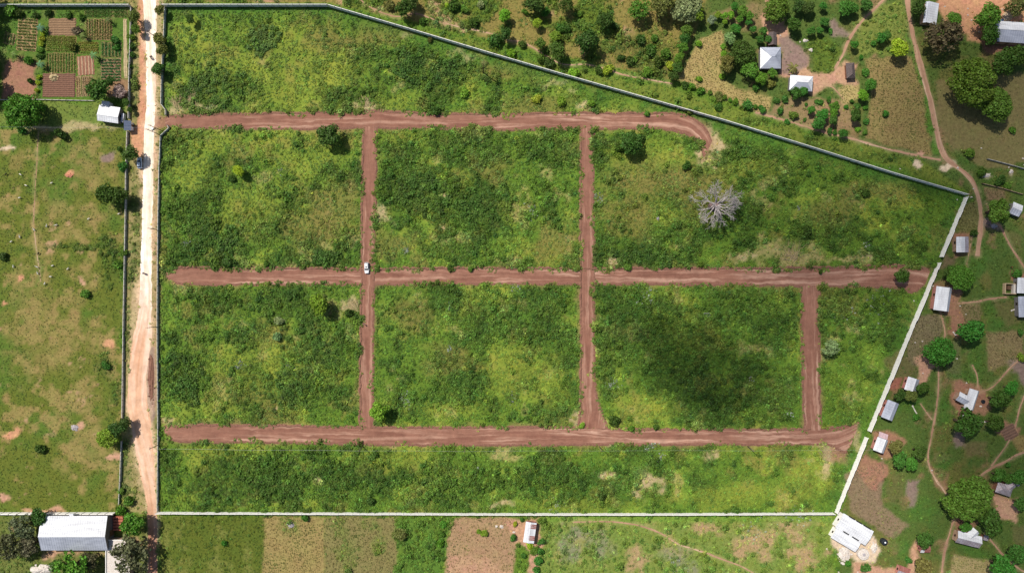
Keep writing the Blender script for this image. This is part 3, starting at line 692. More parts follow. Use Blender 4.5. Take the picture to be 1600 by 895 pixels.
ribbon('earth_road_second_cross', yx(V2_L), yx(V2_R), M['earth_road'], 0.112, 10, 2.5, (0.34, 0.18), 2.0, 6)
ribbon('earth_road_third_cross', yx(V3_L), yx(V3_R), M['earth_road'], 0.114, 10, 2.5, (0.14, 0.14), 2.0, 7)
for i, (_, w, pts) in enumerate(PATHS):
    p = smooth_pts(pts, 1); q, ln_ = resample(p, max(6, int(len(p) * 2)))
    d = np.gradient(q, axis=0); nrm = np.stack([-d[:, 1], d[:, 0]], 1); nrm /= (np.hypot(nrm[:, 0], nrm[:, 1])[:, None] + 1e-6)
    hw = w / S / 2 * (0.62 if w < 2 else 0.8)
    ww = hw * (1 + 0.35 * vnoise(q[:, 0], q[:, 1], 30, i))[:, None]
    ribbon('footpath', [tuple(v) for v in q + nrm * ww], [tuple(v) for v in q - nrm * ww], M['earth_path'], 0.03 + 0.004 * (i % 5), 4, 3, (0, 0), 1.2 if w > 0.8 else 0.7, 30 + i)
# ------------------------------------------------------------------ walls
def wall_run(name, label, pts, hgt, mat, post_mat, plen=2.5, thick=0.16, skip=(), uneven=0.0, coping=None, seed=0, cat='wall'):
    """a boundary wall of precast panels between posts; pts are the foot of the wall in photograph pixels"""
    rg = random.Random(seed)
    P_ = [Vector((*G(*p), 0)) for p in pts]
    root = empty(name, P_[0])
    tag(root, label, cat)
    cache = {}
    k = 0
    for a, b in zip(P_[:-1], P_[1:]):
        d = b - a; Ln = d.length; n = max(1, round(Ln / plen)); pl = Ln / n
        ang = math.atan2(d.y, d.x)
        key = round(pl, 3)
        if key not in cache:
            t = thick / 2; hw = pl / 2 - 0.07
            mb = MB()
            rows = 4
            for r in range(rows):
                z0 = hgt * r / rows + (0.025 if r else -0.1); z1 = hgt * (r + 1) / rows - (0 if r == rows - 1 else 0.0)
                mb.box(-hw, hw, -t * 0.72, t * 0.72, z0, z1 - (0.02 if r < rows - 1 else 0.05))
            mb.box(-hw, hw, -t * 1.15, t * 1.15, hgt - 0.05, hgt + 0.05)
            pm = mb.mesh('panel', mat)
            mp = MB().box(-0.09, 0.09, -t * 1.3, t * 1.3, -0.1, hgt + 0.1).box(-0.12, 0.12, -t * 1.6, t * 1.6, hgt + 0.1, hgt + 0.16).mesh('post', post_mat)
            cache[key] = (pm, mp)
        pm, mp = cache[key]
        for i in range(n):
            f = (i + 0.5) / n
            c = a + d * f - P_[0]
            dz = rg.uniform(-uneven, uneven)
            if k not in skip:
                o = link('panel', pm, root, (c.x, c.y, 0), ang + (rg.uniform(-0.02, 0.02) if uneven else 0))
                o.scale.z = 1 + dz
            c2 = a + d * (i / n) - P_[0]
            link('post', mp, root, (c2.x, c2.y, 0), ang)
            k += 1
        if b is P_[-1]:
            c2 = b - P_[0]
            link('post', mp, root, (c2.x, c2.y, 0), ang)
    return root

wall_run('boundary_wall', 'pale panel wall along the top edge of the field, left of the bend', [(257, 11), (386, 11), (513, 11)], 2.3, M['wall_white'], M['wall_grey'], 2.6)
wall_run('boundary_wall', 'long grey panel wall sloping down to the right above the field', [(515, 11.5), (640, 48), (760, 84), (880, 119), (1000, 153), (1130, 190), (1260, 230), (1390, 271), (1507, 305)], 2.4, M['wall_white'], M['wall_grey'], 2.8)
wall_run('boundary_wall', 'bright white panel wall running down the right side of the field', [(1506, 309), (1471, 392), (1456, 430), (1418, 520), (1380, 612), (1343, 702), (1304, 799)], 2.5, M['wall_white'], M['wall_white'], 2.7, skip=(9, 36), uneven=0.10, seed=3)
wall_run('boundary_wall', 'straight white panel wall along the bottom edge of the field', [(1300, 800), (1050, 801), (800, 801), (530, 800), (248, 799)], 2.4, M['wall_white'], M['wall_white'], 2.8, uneven=0.04, seed=5)
wall_run('roadside_wall', 'pale roadside wall between the pale road and the upper left corner of the field', [(260, 14), (258, 60), (255, 115), (254, 164), (261, 173), (261, 181)], 1.4, M['wall_grey'], M['post_grey'], 2.6, 0.15)
wall_run('roadside_wall', 'long pale roadside wall with grey posts on the right of the pale road', [(264, 197), (266, 201), (253, 213), (251, 260), (249, 350), (248, 500), (249, 690), (248, 797)], 1.3, M['wall_grey'], M['post_grey'], 2.6, 0.15)
wall_run('pasture_wall', 'long low wall with grey posts on the left of the pale road', [(201, 206), (199, 260), (198, 350), (195, 500), (193, 655)], 1.2, M['wall_grey'], M['post_grey'], 2.6, 0.15)
wall_run('pasture_wall', 'short lower stretch of low wall between the bright green tree and the shrubs', [(192, 688), (190, 740), (188, 786)], 1.2, M['wall_grey'], M['post_grey'], 2.6, 0.15)
wall_run('garden_wall', 'grey wall along the top of the vegetable garden', [(-90, 11), (60, 11), (206, 11)], 2.2, M['wall_white'], M['wall_grey'], 2.6)
wall_run('garden_wall', 'thin wall between the vegetable garden and the pale road', [(207, 14), (206, 60), (204, 120), (203, 186)], 1.3, M['wall_grey'], M['post_grey'], 2.6, 0.15)
wall_run('garden_wall', 'low kerb wall between the vegetable garden and the mown lawn', [(-40, 157), (50, 156), (148, 158)], 0.5, M['wall_grey'], M['post_grey'], 2.6)
wall_run('compound_wall', 'pale wall with dark joints above the long white-roofed barn', [(-60, 800), (60, 800), (182, 800)], 2.2, M['wall_white'], M['post_grey'], 3.2, 0.3)
wall_run('plot_fence', 'thin pale fence over the scrubby plot at the right edge', [(1541, 249), (1572, 257), (1612, 268)], 1.0, M['wall_grey'], M['post_grey'], 2.5, 0.1, cat='fence')
wall_run('plot_fence', 'thin pale fence just above the round tree at the right edge', [(1533, 287), (1565, 295), (1596, 304)], 0.9, M['wood_pale'], M['wood'], 2.5, 0.1, cat='fence')

# ------------------------------------------------------------------ houses
CLEAR = []      # footprints where nothing grows: px, py, radius px
def slope_mesh(name, corners, mat, rib=0.9, thick=0.05):
    """a metal roof slope: eave-left, eave-right, ridge-right, ridge-left; raised ribs run from eave to ridge"""
    e0, e1, r1, r0 = [Vector(c) for c in corners]
    nrm = (e1 - e0).cross((r0 if (r0 - e0).length > 0.05 else r1) - e0).normalized()
    if nrm.z < 0: nrm = -nrm
    n = max(2, int((e1 - e0).length / rib))
    vs = []; fs = []
    ts = []
    for i in range(n):
        ts += [(i / n, 0.0), ((i + 0.80) / n, 0.0), ((i + 0.86) / n, 0.05), ((i + 0.94) / n, 0.05)]
    ts.append((1.0, 0.0))
    for t, h_ in ts:
        a = e0.lerp(e1, t) + nrm * h_; b = r0.lerp(r1, t) + nrm * h_
        vs += [a, b, a - nrm * (thick + h_), b - nrm * (thick + h_)]
    for i in range(len(ts) - 1):
        q = i * 4; w = q + 4
        fs += [(q, w, w + 1, q + 1), (q + 2, q + 3, w + 3, w + 2), (q, q + 2, w + 2, w), (q + 1, w + 1, w + 3, q + 3)]
    fs += [(0, 1, 3, 2), tuple(len(vs) - 4 + k for k in (0, 2, 3, 1))]
    return mesh(name, vs, fs, mat)

def opening(root, kind, x, y, nx_, ny_, w, h, z0):
    """door or window standing proud of a wall; (nx_, ny_) is the wall's outward direction"""
    ang = math.atan2(nx_, -ny_)
    if kind == 'door':
        o = MB().box(-w / 2, w / 2, -0.06, 0.02, z0, z0 + h).build('door', M['wood'], root, (x, y, 0), ang)
        MB().box(w / 2 - 0.16, w / 2 - 0.08, -0.11, -0.06, z0 + h * .45, z0 + h * .52).build('handle', M['metal_pale'], o)
    else:
        o = MB().box(-w / 2 - .06, w / 2 + .06, -0.05, 0.02, z0 - .06, z0).box(-w / 2 - .06, w / 2 + .06, -0.05, 0.02, z0 + h, z0 + h + .06).box(-w / 2 - .06, -w / 2, -0.05, 0.02, z0, z0 + h).box(w / 2, w / 2 + .06, -0.05, 0.02, z0, z0 + h).build('window', M['wood'], root, (x, y, 0), ang)
        MB().box(-w / 2, w / 2, -0.03, 0.01, z0, z0 + h).build('pane', M['glass_dark'], o)
    return o

def gable(root, L_, W_, he, rise, mats, wall, ox=0, oy=0, rz=0, off=0.0, over=0.35, doors=True, drop=(0, 0), ridge=True):
    """walls and a two-slope roof; ridge along local x; mats = (slope towards +y, slope towards -y); off shifts the ridge"""
    Rm = Matrix.Rotation(rz, 4, 'Z')
    def T(x, y, z): return tuple(Rm @ Vector((x, y, z)) + Vector((ox, oy, 0)))
    l = L_ / 2; w = W_ / 2; ry = off * w
    il = l - over; iw = w - over
    sN = rise / (w - ry); sS = rise / (w + ry)
    zN = he + sN * over - .06; zS = he + sS * over - .06
    zr = he + rise - .08
    vs = [T(-il, -iw, -.1), T(il, -iw, -.1), T(il, iw, -.1), T(-il, iw, -.1), T(-il, -iw, zS), T(il, -iw, zS), T(il, iw, zN), T(-il, iw, zN), T(-il, ry, zr), T(il, ry, zr)]
    link('wall', mesh('wall', vs, [(0, 1, 5, 4), (2, 3, 7, 6), (1, 2, 6, 9, 5), (3, 0, 4, 8, 7), (4, 5, 9, 8), (6, 7, 8, 9)], wall), root)
    link('roof_slope', slope_mesh('roof_slope', [T(-l, w, he - drop[0]), T(l, w, he - drop[0]), T(l, ry, he + rise), T(-l, ry, he + rise)], mats[0]), root)
    link('roof_slope', slope_mesh('roof_slope', [T(l, -w, he - drop[1]), T(-l, -w, he - drop[1]), T(-l, ry, he + rise), T(l, ry, he + rise)], mats[1]), root)
    if ridge:
        link('ridge_cap', MB().tube([T(-l - .03, ry, he + rise + .02), T(l + .03, ry, he + rise + .02)], 0.11, 6).mesh('ridge_cap', mats[0]), root)
    if doors:
        d = Rm @ Vector((0, -1, 0)); e = Rm @ Vector((0, 1, 0)); g = Rm @ Vector((1, 0, 0)); hw = Rm @ Vector((-1, 0, 0))
        p = T(-il * .15, -iw, 0); opening(root, 'door', p[0], p[1], d.x, d.y, 0.95, min(2.0, he - .4), 0.0)
        if L_ > 4:
            for f in (-.62, .5):
                p = T(il * f, -iw, 0); opening(root, 'window', p[0], p[1], d.x, d.y, 0.9, 0.8, max(.7, he - 1.7))
        p = T(il * .3, iw, 0); opening(root, 'window', p[0], p[1], e.x, e.y, 0.9, 0.8, max(.7, he - 1.7))
        p = T(-il, 0, 0); opening(root, 'window', p[0], p[1], hw.x, hw.y, 0.8, 0.7, max(.7, he - 1.7))
        p = T(il, 0, 0); opening(root, 'window', p[0], p[1], g.x, g.y, 0.8, 0.7, max(.7, he - 1.7))

def hip(root, L_, W_, he, rise, mats, wall, hipl, over=0.4, rx=0.0, ry=0.0):
    l, w = L_ / 2, W_ / 2; il, iw = l - over, w - over
    zi = he + 0.12
    link('wall', MB().box(-il, il, -iw, iw, -.1, zi - .1).mesh('wall', wall), root)
    a, b = (-l + hipl + rx, ry, he + rise), (l - hipl + rx, ry, he + rise)
    e = [(-l, -w, he), (l, -w, he), (l, w, he), (-l, w, he)]
    link('roof_slope', slope_mesh('roof_slope', [e[2], e[3], a, b], mats[0]), root)
    link('roof_slope', slope_mesh('roof_slope', [e[0], e[1], b, a], mats[1]), root)
    link('roof_slope', slope_mesh('roof_slope', [e[1], e[2], b, b], mats[2]), root)
    link('roof_slope', slope_mesh('roof_slope', [e[3], e[0], a, a], mats[3]), root)
    cap = MB().tube([a, b], .1, 6)
    for p, q in ((a, e[0]), (a, e[3]), (b, e[1]), (b, e[2])):
        cap.tube([p, Vector(q) + Vector((0, 0, .03))], .09, 5)
    cap.build('ridge_cap', mats[0], root)
    opening(root, 'door', 0.3, -iw, 0, -1, 1.0, 2.0, 0)
    for x in (-il * .6, il * .6):
        opening(root, 'window', x, -iw, 0, -1, .9, .9, 1.0)
        opening(root, 'window', x, iw, 0, 1, .9, .9, 1.0)
    opening(root, 'window', il, 0, 1, 0, .9, .9, 1.0)

def house(name, label, px, py, h, deg, cat='house', clear=12):
    x, y = G(px, py, h)
    o = empty(name, (x, y, 0), math.radians(deg))
    tag(o, label, cat)
    CLEAR.append((800 + x / S, 447.5 - y / S, clear))
    return o

W_, Si, Ol, Ru = M['roof_white'], M['roof_silver'], M['roof_old'], M['roof_rust']
h_ = house('shed', 'white-roofed shed below the vegetable garden, beside the roadside wall', 169, 178, 3.0, -8, 'shed', 20)
gable(h_, 8.2, 6.2, 2.6, 0.7, (W_, W_), M['plaster_grey'], off=-0.3)
h2 = MB().box(-3.4, -0.6, 2.9, 4.6, -.1, 2.3).build('annex', M['wall_white'], h_); link('annex_roof', slope_mesh('annex_roof', [(-.5, 4.8, 2.35), (-3.5, 4.8, 2.35), (-3.5, 2.9, 2.6), (-.5, 2.9, 2.6)], W_), h2)
MB().box(4.2, 5.1, -2.2, 1.2, -.1, 1.6).build('side_store', Si, h_)
h_ = house('barn', 'long white-roofed barn inside the bottom left compound wall', 115, 833, 5.0, 0, 'barn', 30)
gable(h_, 25.5, 13.2, 4.6, 1.6, (W_, Si), M['plaster_grey'], off=-0.12, doors=False)
opening(h_, 'door', 12.4, -1.0, 1, 0, 2.4, 2.8, 0)
for x in (-9, -4.5, 0, 4.5, 9):
    opening(h_, 'window', x, -6.25, 0, -1, 1.6, 1.0, 2.2)
MB().box(-2.2, -0.6, 6.4, 7.3, 3.6, 4.3).build('roof_vent', W_, h_)
h_ = house('flat_roofed_building', 'pale flat-roofed building beside the long barn, half hidden by a grey-green tree', 181, 872, 3.2, 0, 'building', 20)
MB().box(-3.5, 5.0, -8, 7, -.1, 3.0).build('wall', M['plaster'], h_); MB().box(-3.8, 5.3, -8.3, 7.3, 3.0, 3.25).build('roof_slab', M['rubble'], h_)
MB().box(-3.8, 5.3, 7.05, 7.3, 3.25, 3.6).box(-3.8, -3.55, -8.3, 7.05, 3.25, 3.6).build('parapet', M['wall_white'], h_)
opening(h_, 'door', 5.0, 0, 1, 0, 1.0, 2.1, 0); opening(h_, 'window', 5.0, 4, 1, 0, 1.2, 1.0, 1.1)
h_ = house('guard_hut', 'small dark-roofed guard hut at the gap in the roadside wall', 199, 196, 2.4, 0, 'hut', 6)
MB().box(-1.0, 1.0, -1.5, 1.5, -.1, 2.2).build('wall', M['wall_white'], h_); link('roof_slope', slope_mesh('roof_slope', [(-1.3, -1.9, 2.5), (-1.3, 1.9, 2.5), (1.4, 1.9, 2.2), (1.4, -1.9, 2.2)], mat_surface('roof_slate', (70, 84, 112), .6, .15, 2)), h_)
opening(h_, 'door', 1.0, 0.3, 1, 0, .8, 1.9, 0); opening(h_, 'window', 0, 1.5, 0, 1, .8, .7, 1.0)
h_ = house('hipped_house', 'large square silver hip-roofed house beside the grey swept yard', 1205, 90, 3.4, 0, 'house', 18)
hip(h_, 8.0, 8.2, 2.8, 1.7, (Si, Si, Si, W_), M['plaster_grey'], 3.4, rx=0.4)
h_ = house('hut', 'narrow dark grey hut just above the large hip-roofed house', 1208, 60, 2.6, 90, 'hut', 9)
gable(h_, 5.0, 3.2, 2.0, 0.9, (M['thatch'], M['thatch']), M['mud'])
h_ = house('hipped_house', 'bright white hip-roofed house at the bottom of the swept yard', 1253, 129.5, 3.2, -4, 'house', 17)
hip(h_, 8.8, 5.8, 2.6, 1.3, (W_, Si, W_, W_), M['plaster_grey'], 2.4)
h_ = house('thatched_hut', 'dark thatched hut with a pale ridge at the right of the yard', 1330, 110, 2.4, 94, 'hut', 10)
hip(h_, 6.0, 3.4, 1.9, 1.2, (M['thatch'],) * 4, M['mud'], 1.3, over=.45)
h_ = house('shed', 'white-roofed shed in the upper right, at the edge of the orange yard', 1456, 20, 3.2, 82, 'shed', 15)
gable(h_, 8.2, 5.2, 2.7, 0.7, (Si, W_), M['plaster'], off=0.7)
h_ = house('workshop', 'wide white-roofed building cut by the right edge of the orange yard', 1588, 50, 3.8, -4, 'building', 28)
gable(h_, 18.0, 8.0, 3.2, 1.0, (W_, Si), M['plaster'], off=0.1)
h_ = house('small_house', 'small white-roofed house half behind the round tree at the right edge', 1589, 327, 2.9, -22, 'house', 10)
gable(h_, 4.0, 4.6, 2.5, 0.6, (W_, Si), M['plaster_grey'])
h_ = house('house', 'white-roofed house with a grey lean-to, nearest the top of the right wall', 1504, 382, 3.0, 90, 'house', 14)
gable(h_, 6.0, 3.4, 2.7, 0.3, (W_, W_), M['plaster'], oy=0.5)
link('lean_to_roof', slope_mesh('lean_to_roof', [(3.1, -2.9, 2.2), (-3.0, -2.9, 2.2), (-3.0, -1.3, 2.65), (3.1, -1.3, 2.65)], Ol), h_); MB().box(-2.7, 2.8, -2.7, -1.2, -.1, 2.2).build('lean_to_wall', M['plaster'], h_)
h_ = house('house', 'white gable house beside the right wall, below the broad bright tree', 1474.5, 467, 3.3, 82, 'house', 18)
gable(h_, 9.2, 6.0, 2.7, 1.0, (W_, Si), M['plaster_pink'], off=-0.45)
h_ = house('house', 'silver-roofed house with a crossing ridge between three dark trees', 1426, 601, 3.0, 72, 'house', 12)
gable(h_, 5.2, 4.6, 2.5, 0.9, (W_, Si), M['plaster_pink'], off=-0.2)
h_ = house('house', 'pale blue gable house against the right wall', 1391.5, 641, 3.0, 68, 'house', 14)
gable(h_, 7.2, 4.6, 2.6, 0.8, (Si, Si), M['plaster_pink'], off=-0.25)
h_ = house('house', 'white T-shaped house on a bare earth yard, right of the footpath', 1515, 623, 3.0, 72, 'house', 17)
gable(h_, 8.0, 3.9, 2.6, 0.6, (W_, Si), M['plaster'], oy=-1.0, off=-0.5)
gable(h_, 4.4, 3.6, 2.5, 0.7, (Si, W_), M['plaster'], ox=-0.6, oy=2.2, rz=math.radians(80), doors=False)
h_ = house('house', 'white and pink roofed house against the lower part of the right wall', 1378, 692, 3.0, 70, 'house', 15)
gable(h_, 5.4, 4.3, 2.6, 0.5, (W_, Si), M['plaster_pink'], ox=-.9, off=-0.45)
link('porch_roof', slope_mesh('porch_roof', [(3.9, -1.7, 2.2), (3.9, 1.9, 2.2), (1.9, 1.9, 2.7), (1.9, -1.7, 2.7)], mat_surface('roof_pink', (196, 168, 172), .6, .15, 1)), h_)
MB().tube([(3.6, -1.5, 0), (3.6, -1.5, 2.2)], .07).tube([(3.6, 1.7, 0), (3.6, 1.7, 2.2)], .07).build('porch_post', M['wood'], h_)
h_ = house('house', 'grey L-shaped house right of the huge round mango tree', 1571, 765, 3.0, -18, 'house', 15)
hip(h_, 6.2, 4.0, 2.4, 1.1, (Ol, Ol, Ol, Ol), M['mud'], 1.8)
gable(h_, 3.2, 3.6, 2.4, 1.0, (Ol, Ol), M['mud'], ox=1.6, oy=1.9, rz=math.radians(60), doors=False)
h_ = house('house', 'long grey-white house with a front gable below the huge round mango tree', 1515, 843, 3.1, -14, 'house', 22)
gable(h_, 9.6, 4.6, 2.6, 0.9, (W_, Ol), M['plaster'], off=-0.05)
gable(h_, 4.0, 3.4, 2.6, 0.85, (W_, W_), M['plaster'], ox=0.9, oy=2.4, rz=math.radians(58), doors=False)
h_ = house('outhouse', 'tiny grey-roofed outhouse right of the long front-gabled house', 1541, 840, 2.2, -10, 'outhouse', 6)
MB().box(-.6, .6, -.7, .7, -.1, 1.9).build('wall', M['mud'], h_); link('roof_slope', slope_mesh('roof_slope', [(-.85, -1.0, 1.95), (-.85, 1.0, 1.95), (.85, 1.0, 2.2), (.85, -1.0, 2.2)], Ol), h_); opening(h_, 'door', 0, -.7, 0, -1, .6, 1.6, 0)
h_ = house('hut', 'tiny red and white hut under a dark tree near the bottom right', 1446, 858, 2.3, 0, 'hut', 8)
gable(h_, 4.2, 2.6, 1.9, 0.5, (Ru, Ru), M['plaster_pink']); link('roof_patch', slope_mesh('roof_patch', [(-.3, -1.36, 1.97), (-1.8, -1.36, 1.97), (-1.8, -.1, 2.46), (-.3, -.1, 2.46)], W_), h_)
h_ = house('large_house', 'big bright white unfinished house outside the bottom right wall corner', 1333, 833, 3.8, -31, 'house', 30)
gable(h_, 13.6, 6.4, 3.2, 0.5, (W_, W_), M['wall_white'], oy=1.6, doors=True)
gable(h_, 11.0, 4.4, 3.0, 0.4, (W_, W_), M['wall_white'], ox=-.6, oy=-3.6, doors=True)
for x0, x1, y in ((-4.5, -2, 4.9), (-1.2, 1.2, 4.9), (2, 5.2, 4.9), (-3.4, -1, -1.25), (.6, 3.4, -1.25)):
    MB().box(x0, x1, y - .2, y + .2, 3.3, 3.62).build('roof_dark_strip', M['metal_dark'], h_)  # broken dark strips along the roof edges, drawn as thin boxes
h_ = house('house', 'small house with a red and white patched roof below the bottom wall', 828, 832, 2.9, 82, 'house', 15)
gable(h_, 8.0, 4.2, 2.5, 0.4, (W_, W_), M['plaster_pink'], doors=True)
for x in (-2.4, 2.1):
    for k in range(3):
        link('roof_patch', slope_mesh('roof_patch', [(x + .62 * k, -2.12, 2.56), (x + .62 * k - .5, -2.12, 2.56), (x + .62 * k - .5, .2, 2.97), (x + .62 * k, .2, 2.97)], Ru), h_)
h_ = house('hut', 'pink-walled hut cut by the bottom edge near the bottom right', 1413, 893, 2.4, -20, 'hut', 10)
gable(h_, 4.6, 3.6, 2.0, 0.5, (Ru, Ol), M['plaster_pink'])
h_ = house('house', 'mottled white-roofed house on the right edge beside the open pen', 1600, 446, 3.0, 88, 'house', 12)
gable(h_, 6.0, 4.4, 2.5, 0.5, (W_, Si), M['plaster_grey'])
h_ = house('house', 'grey-roofed house on the right edge below the open pen', 1603, 479, 3.0, 92, 'house', 12)
gable(h_, 8.0, 5.0, 2.5, 0.7, (Si, Ol), M['plaster_grey'])
h_ = house('animal_pen', 'small open pen with pale walls at the right edge', 1580, 451, 1.3, -2, 'pen', 10)
MB().box(-2.4, 2.2, 1.8, 2.1, -.1, 1.3).build('wall', M['wood_pale'], h_); MB().box(-2.4, 2.2, -2.1, -1.8, -.1, 1.3).build('wall', M['wood_pale'], h_)
MB().box(-2.4, -2.05, -1.8, 1.8, -.1, 1.3).build('wall', M['wood_pale'], h_); MB().box(1.0, 2.2, -1.8, 1.8, -.1, 1.25).build('platform', M['rubble'], h_); MB().box(-1.2, 0.2, -.4, 1.2, 0, 1.1).build('trough', M['wood'], h_)
# ------------------------------------------------------------------ foliage
def leaf_quads(rg, centers, normals, size, tilt=0.55):
    """many single leaves (or small sprays of them), each a bent quad of its own"""
    n = len(centers)
    nr = normals + rg.normal(0, tilt, (n, 3)); nr /= np.linalg.norm(nr, axis=1)[:, None]
    a = np.cross(nr, rg.normal(0, 1, (n, 3))); a /= np.linalg.norm(a, axis=1)[:, None] + 1e-9
    b = np.cross(nr, a)
    s = size * rg.uniform(0.65, 1.35, (n, 1))
    l = s * 0.62; w = s * 0.42
    v = np.stack([centers - a * l, centers + b * w + nr * s * .08, centers + a * l, centers - b * w + nr * s * .08], 1)
    return v
def crown_mesh(name, seed, lobes, leaves, leaf, spread=0.62, lobe_r=(0.34, 0.5), zsq=0.8, inner=0.18, gap=0.0):
    rg = np.random.default_rng(seed)
    c = []
    for i in range(lobes):
        for _ in range(40):
            p = rg.normal(0, 1, 3); p /= np.linalg.norm(p); p[2] = abs(p[2]) * 0.9 - 0.15
            p *= spread * rg.uniform(0.55, 1.0) ** 0.5
            if all(np.linalg.norm(p - q[0]) > 0.24 for q in c): break
        c.append((p, rg.uniform(*lobe_r)))
    c.append((np.zeros(3), 0.5))
    wts = np.array([r * r for _, r in c]); wts /= wts.sum()
    ids = rg.choice(len(c), leaves, p=wts)
    cen = np.array([q[0] for q in c])[ids]; rad = np.array([q[1] for q in c])[ids]
    d = rg.normal(0, 1, (leaves, 3)); d /= np.linalg.norm(d, axis=1)[:, None]
    d[:, 2] = np.where((d[:, 2] < -0.2) & (rg.random(leaves) < 0.6), -d[:, 2], d[:, 2])
    rr = rad * (1 - inner * rg.random(leaves) ** 2) * (1 + 0.12 * rg.normal(0, 1, leaves))
    p = cen + d * rr[:, None]
    p[:, 2] *= zsq
    v = leaf_quads(rg, p, d, leaf)
    if gap:
        keep = vnoise(p[:, 0], p[:, 1] + p[:, 2], 0.2, seed) > -1 + gap
        v = v[keep]
    # scale so that the crown's radius is one
    k = np.percentile(np.hypot(v[..., 0], v[..., 1]), 97)
    v = v / k
    nq = len(v)
    me = bpy.data.meshes.new(name)
    me.from_pydata(v.reshape(-1, 3).tolist(), [], np.arange(nq * 4).reshape(nq, 4).tolist())
    me.materials.append(M['leaf'])
    return me
CR = {
    'T': [crown_mesh('crown', 10 + i, 14, 1700, 0.14, 0.72, (0.26, 0.4)) for i in range(4)],
    'B': [crown_mesh('crown', 30 + i, 44, 6000, 0.08, 0.80, (0.15, 0.25), 0.72) for i in range(3)],
    'S': [crown_mesh('foliage', 50 + i, 7, 420, 0.26, 0.5, (0.34, 0.55), 0.75) for i in range(5)],
    'A': [crown_mesh('crown', 70 + i, 22, 1700, 0.12, 0.75, (0.2, 0.34), 0.7, 0.6, 0.75) for i in range(3)],
}
def trunk_mesh(seed, limbs=5):
    rg = random.Random(seed)
    mb = MB()
    mb.tube([(0, 0, -.04), (0.02, 0.0, .25), (-.02, .03, .55), (0, 0, .8)], [.16, .115, .10, .075], 8)
    for i in range(limbs):
        t = i * 6.283 / limbs + rg.uniform(-.4, .4); z = rg.uniform(.42, .68); r = rg.uniform(.45, .75)
        mb.tube([(0, 0, z), (math.cos(t) * r * .45, math.sin(t) * r * .45, z + .22), (math.cos(t) * r, math.sin(t) * r, z + .42)], [.055, .04, .02], 5)
    return mb.mesh('trunk', M['bark'], True)
TRK = [trunk_mesh(i) for i in range(4)]

def frond_mesh(seed, n=11, droop=0.5, wide=0.16):
    rg = random.Random(seed); vs = []; fs = []
    for i in range(n):
        t = i * 6.283 / n + rg.uniform(-.25, .25); up = rg.uniform(.25, .6); L_ = rg.uniform(.8, 1.05)
        ux, uy = math.cos(t), math.sin(t)
        prev = None
        segs = 6
        for k in range(segs + 1):
            s = k / segs
            x = L_ * s; z = up * s - droop * s * s * 1.6
            w = wide * math.sin(math.pi * min(1, s * .86 + .12)) * rg.uniform(.8, 1.1)
            i0 = len(vs)
            vs += [(ux * x - uy * w, uy * x + ux * w, z - w * .35), (ux * x, uy * x, z), (ux * x + uy * w, uy * x - ux * w, z - w * .35)]
            if prev is not None:
                fs += [(prev, i0, i0 + 1, prev + 1), (prev + 1, i0 + 1, i0 + 2, prev + 2)]
            prev = i0
    return mesh('fronds', vs, fs, M['leaf'])
FR = [frond_mesh(3, 9, .5, .15), frond_mesh(4, 12, .55, .09)]

KC = dict(d=(66, 94, 34), g=(88, 124, 40), b=(112, 150, 44), y=(150, 166, 46), e=(70, 116, 42), o=(102, 106, 50), k=(98, 98, 68), s=(132, 146, 100), n=(172, 148, 138))
KW = dict(d='dark green', g='green', b='bright green', y='yellow-green', e='deep green', o='olive', k='dusky grey-green', s='silvery green', n='pinkish grey')
LAND = {}   # filled below: name -> px, py

TREES = []
def T_(s, kind):
    for q in s.split():
        a = q.split(','); TREES.append((float(a[0]), float(a[1]), float(a[2]), a[4] if len(a) > 4 else kind, a[3]))
# x, y, radius (pixels of the crown in the photograph), colour[, kind]
T_('15,14,10,g 27,20,8,d 75,21,6,d 106,24,6,g 127,26,5,g 55,23,5,d 66,52,4,y 65,60,5,y 63,69,5,y 62,78,5,g 61,88,5,d 60,120,4,y 59,130,4,y 57,141,4,y 45,94,8,g 47,126,5,d 112,71,8,o 120,47,8,k 178,63,6,e 181,74,5,e 205,58,6,g 206,72,5,d 205,86,5,d 203,104,4,d', 'S')
T_('155,140,16,d 172,128,8,d 209,27,11,o 213,46,8,g 250,16,8,o 250,62,10,o 253,78,9,o 248,108,10,d 197,160,6,d 203,172,5,d 35,174,30,g,B 61,163,9,g,S 33,203,6,e,S 93,208,10,d,S 187,143,9,n,A', 'T')
T_('204,240,12,d 168,682,15,b 182,671,14,d 196,659,9,d 208,819,21,g 186,798,9,g,S 199,783,9,g,S 190,768,6,g,S 187,233,5,d,S 190,260,9,e,S 167,303,16,d 183,306,15,d 3,400,7,d,S 133,459,7,g,S 62,700,8,d,S 184,412,9,g,S 193,396,7,g,S 165,572,7,e,S', 'T')
T_('62,806,13,d,T 36,822,19,k 16,852,22,k 46,852,16,k 112,884,26,g 88,884,11,e,T 140,876,14,k 201,866,27,k', 'A')
T_('512,210,16,d 373,268,9,y 985,222,16,d 498,475,15,b 592,641,15,b 1408,430,12,d 1298,543,14,s,A 298,30,7,d 924,162,7,b,S', 'T')
T_('362,280,6,d 352,411,8,d 968,230,8,d 1001,214,7,d 1074,258,8,d 960,656,9,d 910,665,5,b 986,670,5,g 680,174,7,d 725,144,8,b 840,155,7,y 876,158,8,b 1012,178,5,g 1077,174,6,o 703,418,5,d 981,416,6,g 1095,412,6,g 436,500,8,s 432,527,8,s 579,783,7,d 940,776,7,d 545,488,7,d 1462,415,4,g 1282,425,4,d 1025,668,5,d 415,412,5,g 735,420,5,g 1355,302,7,d 1262,360,9,d', 'S')
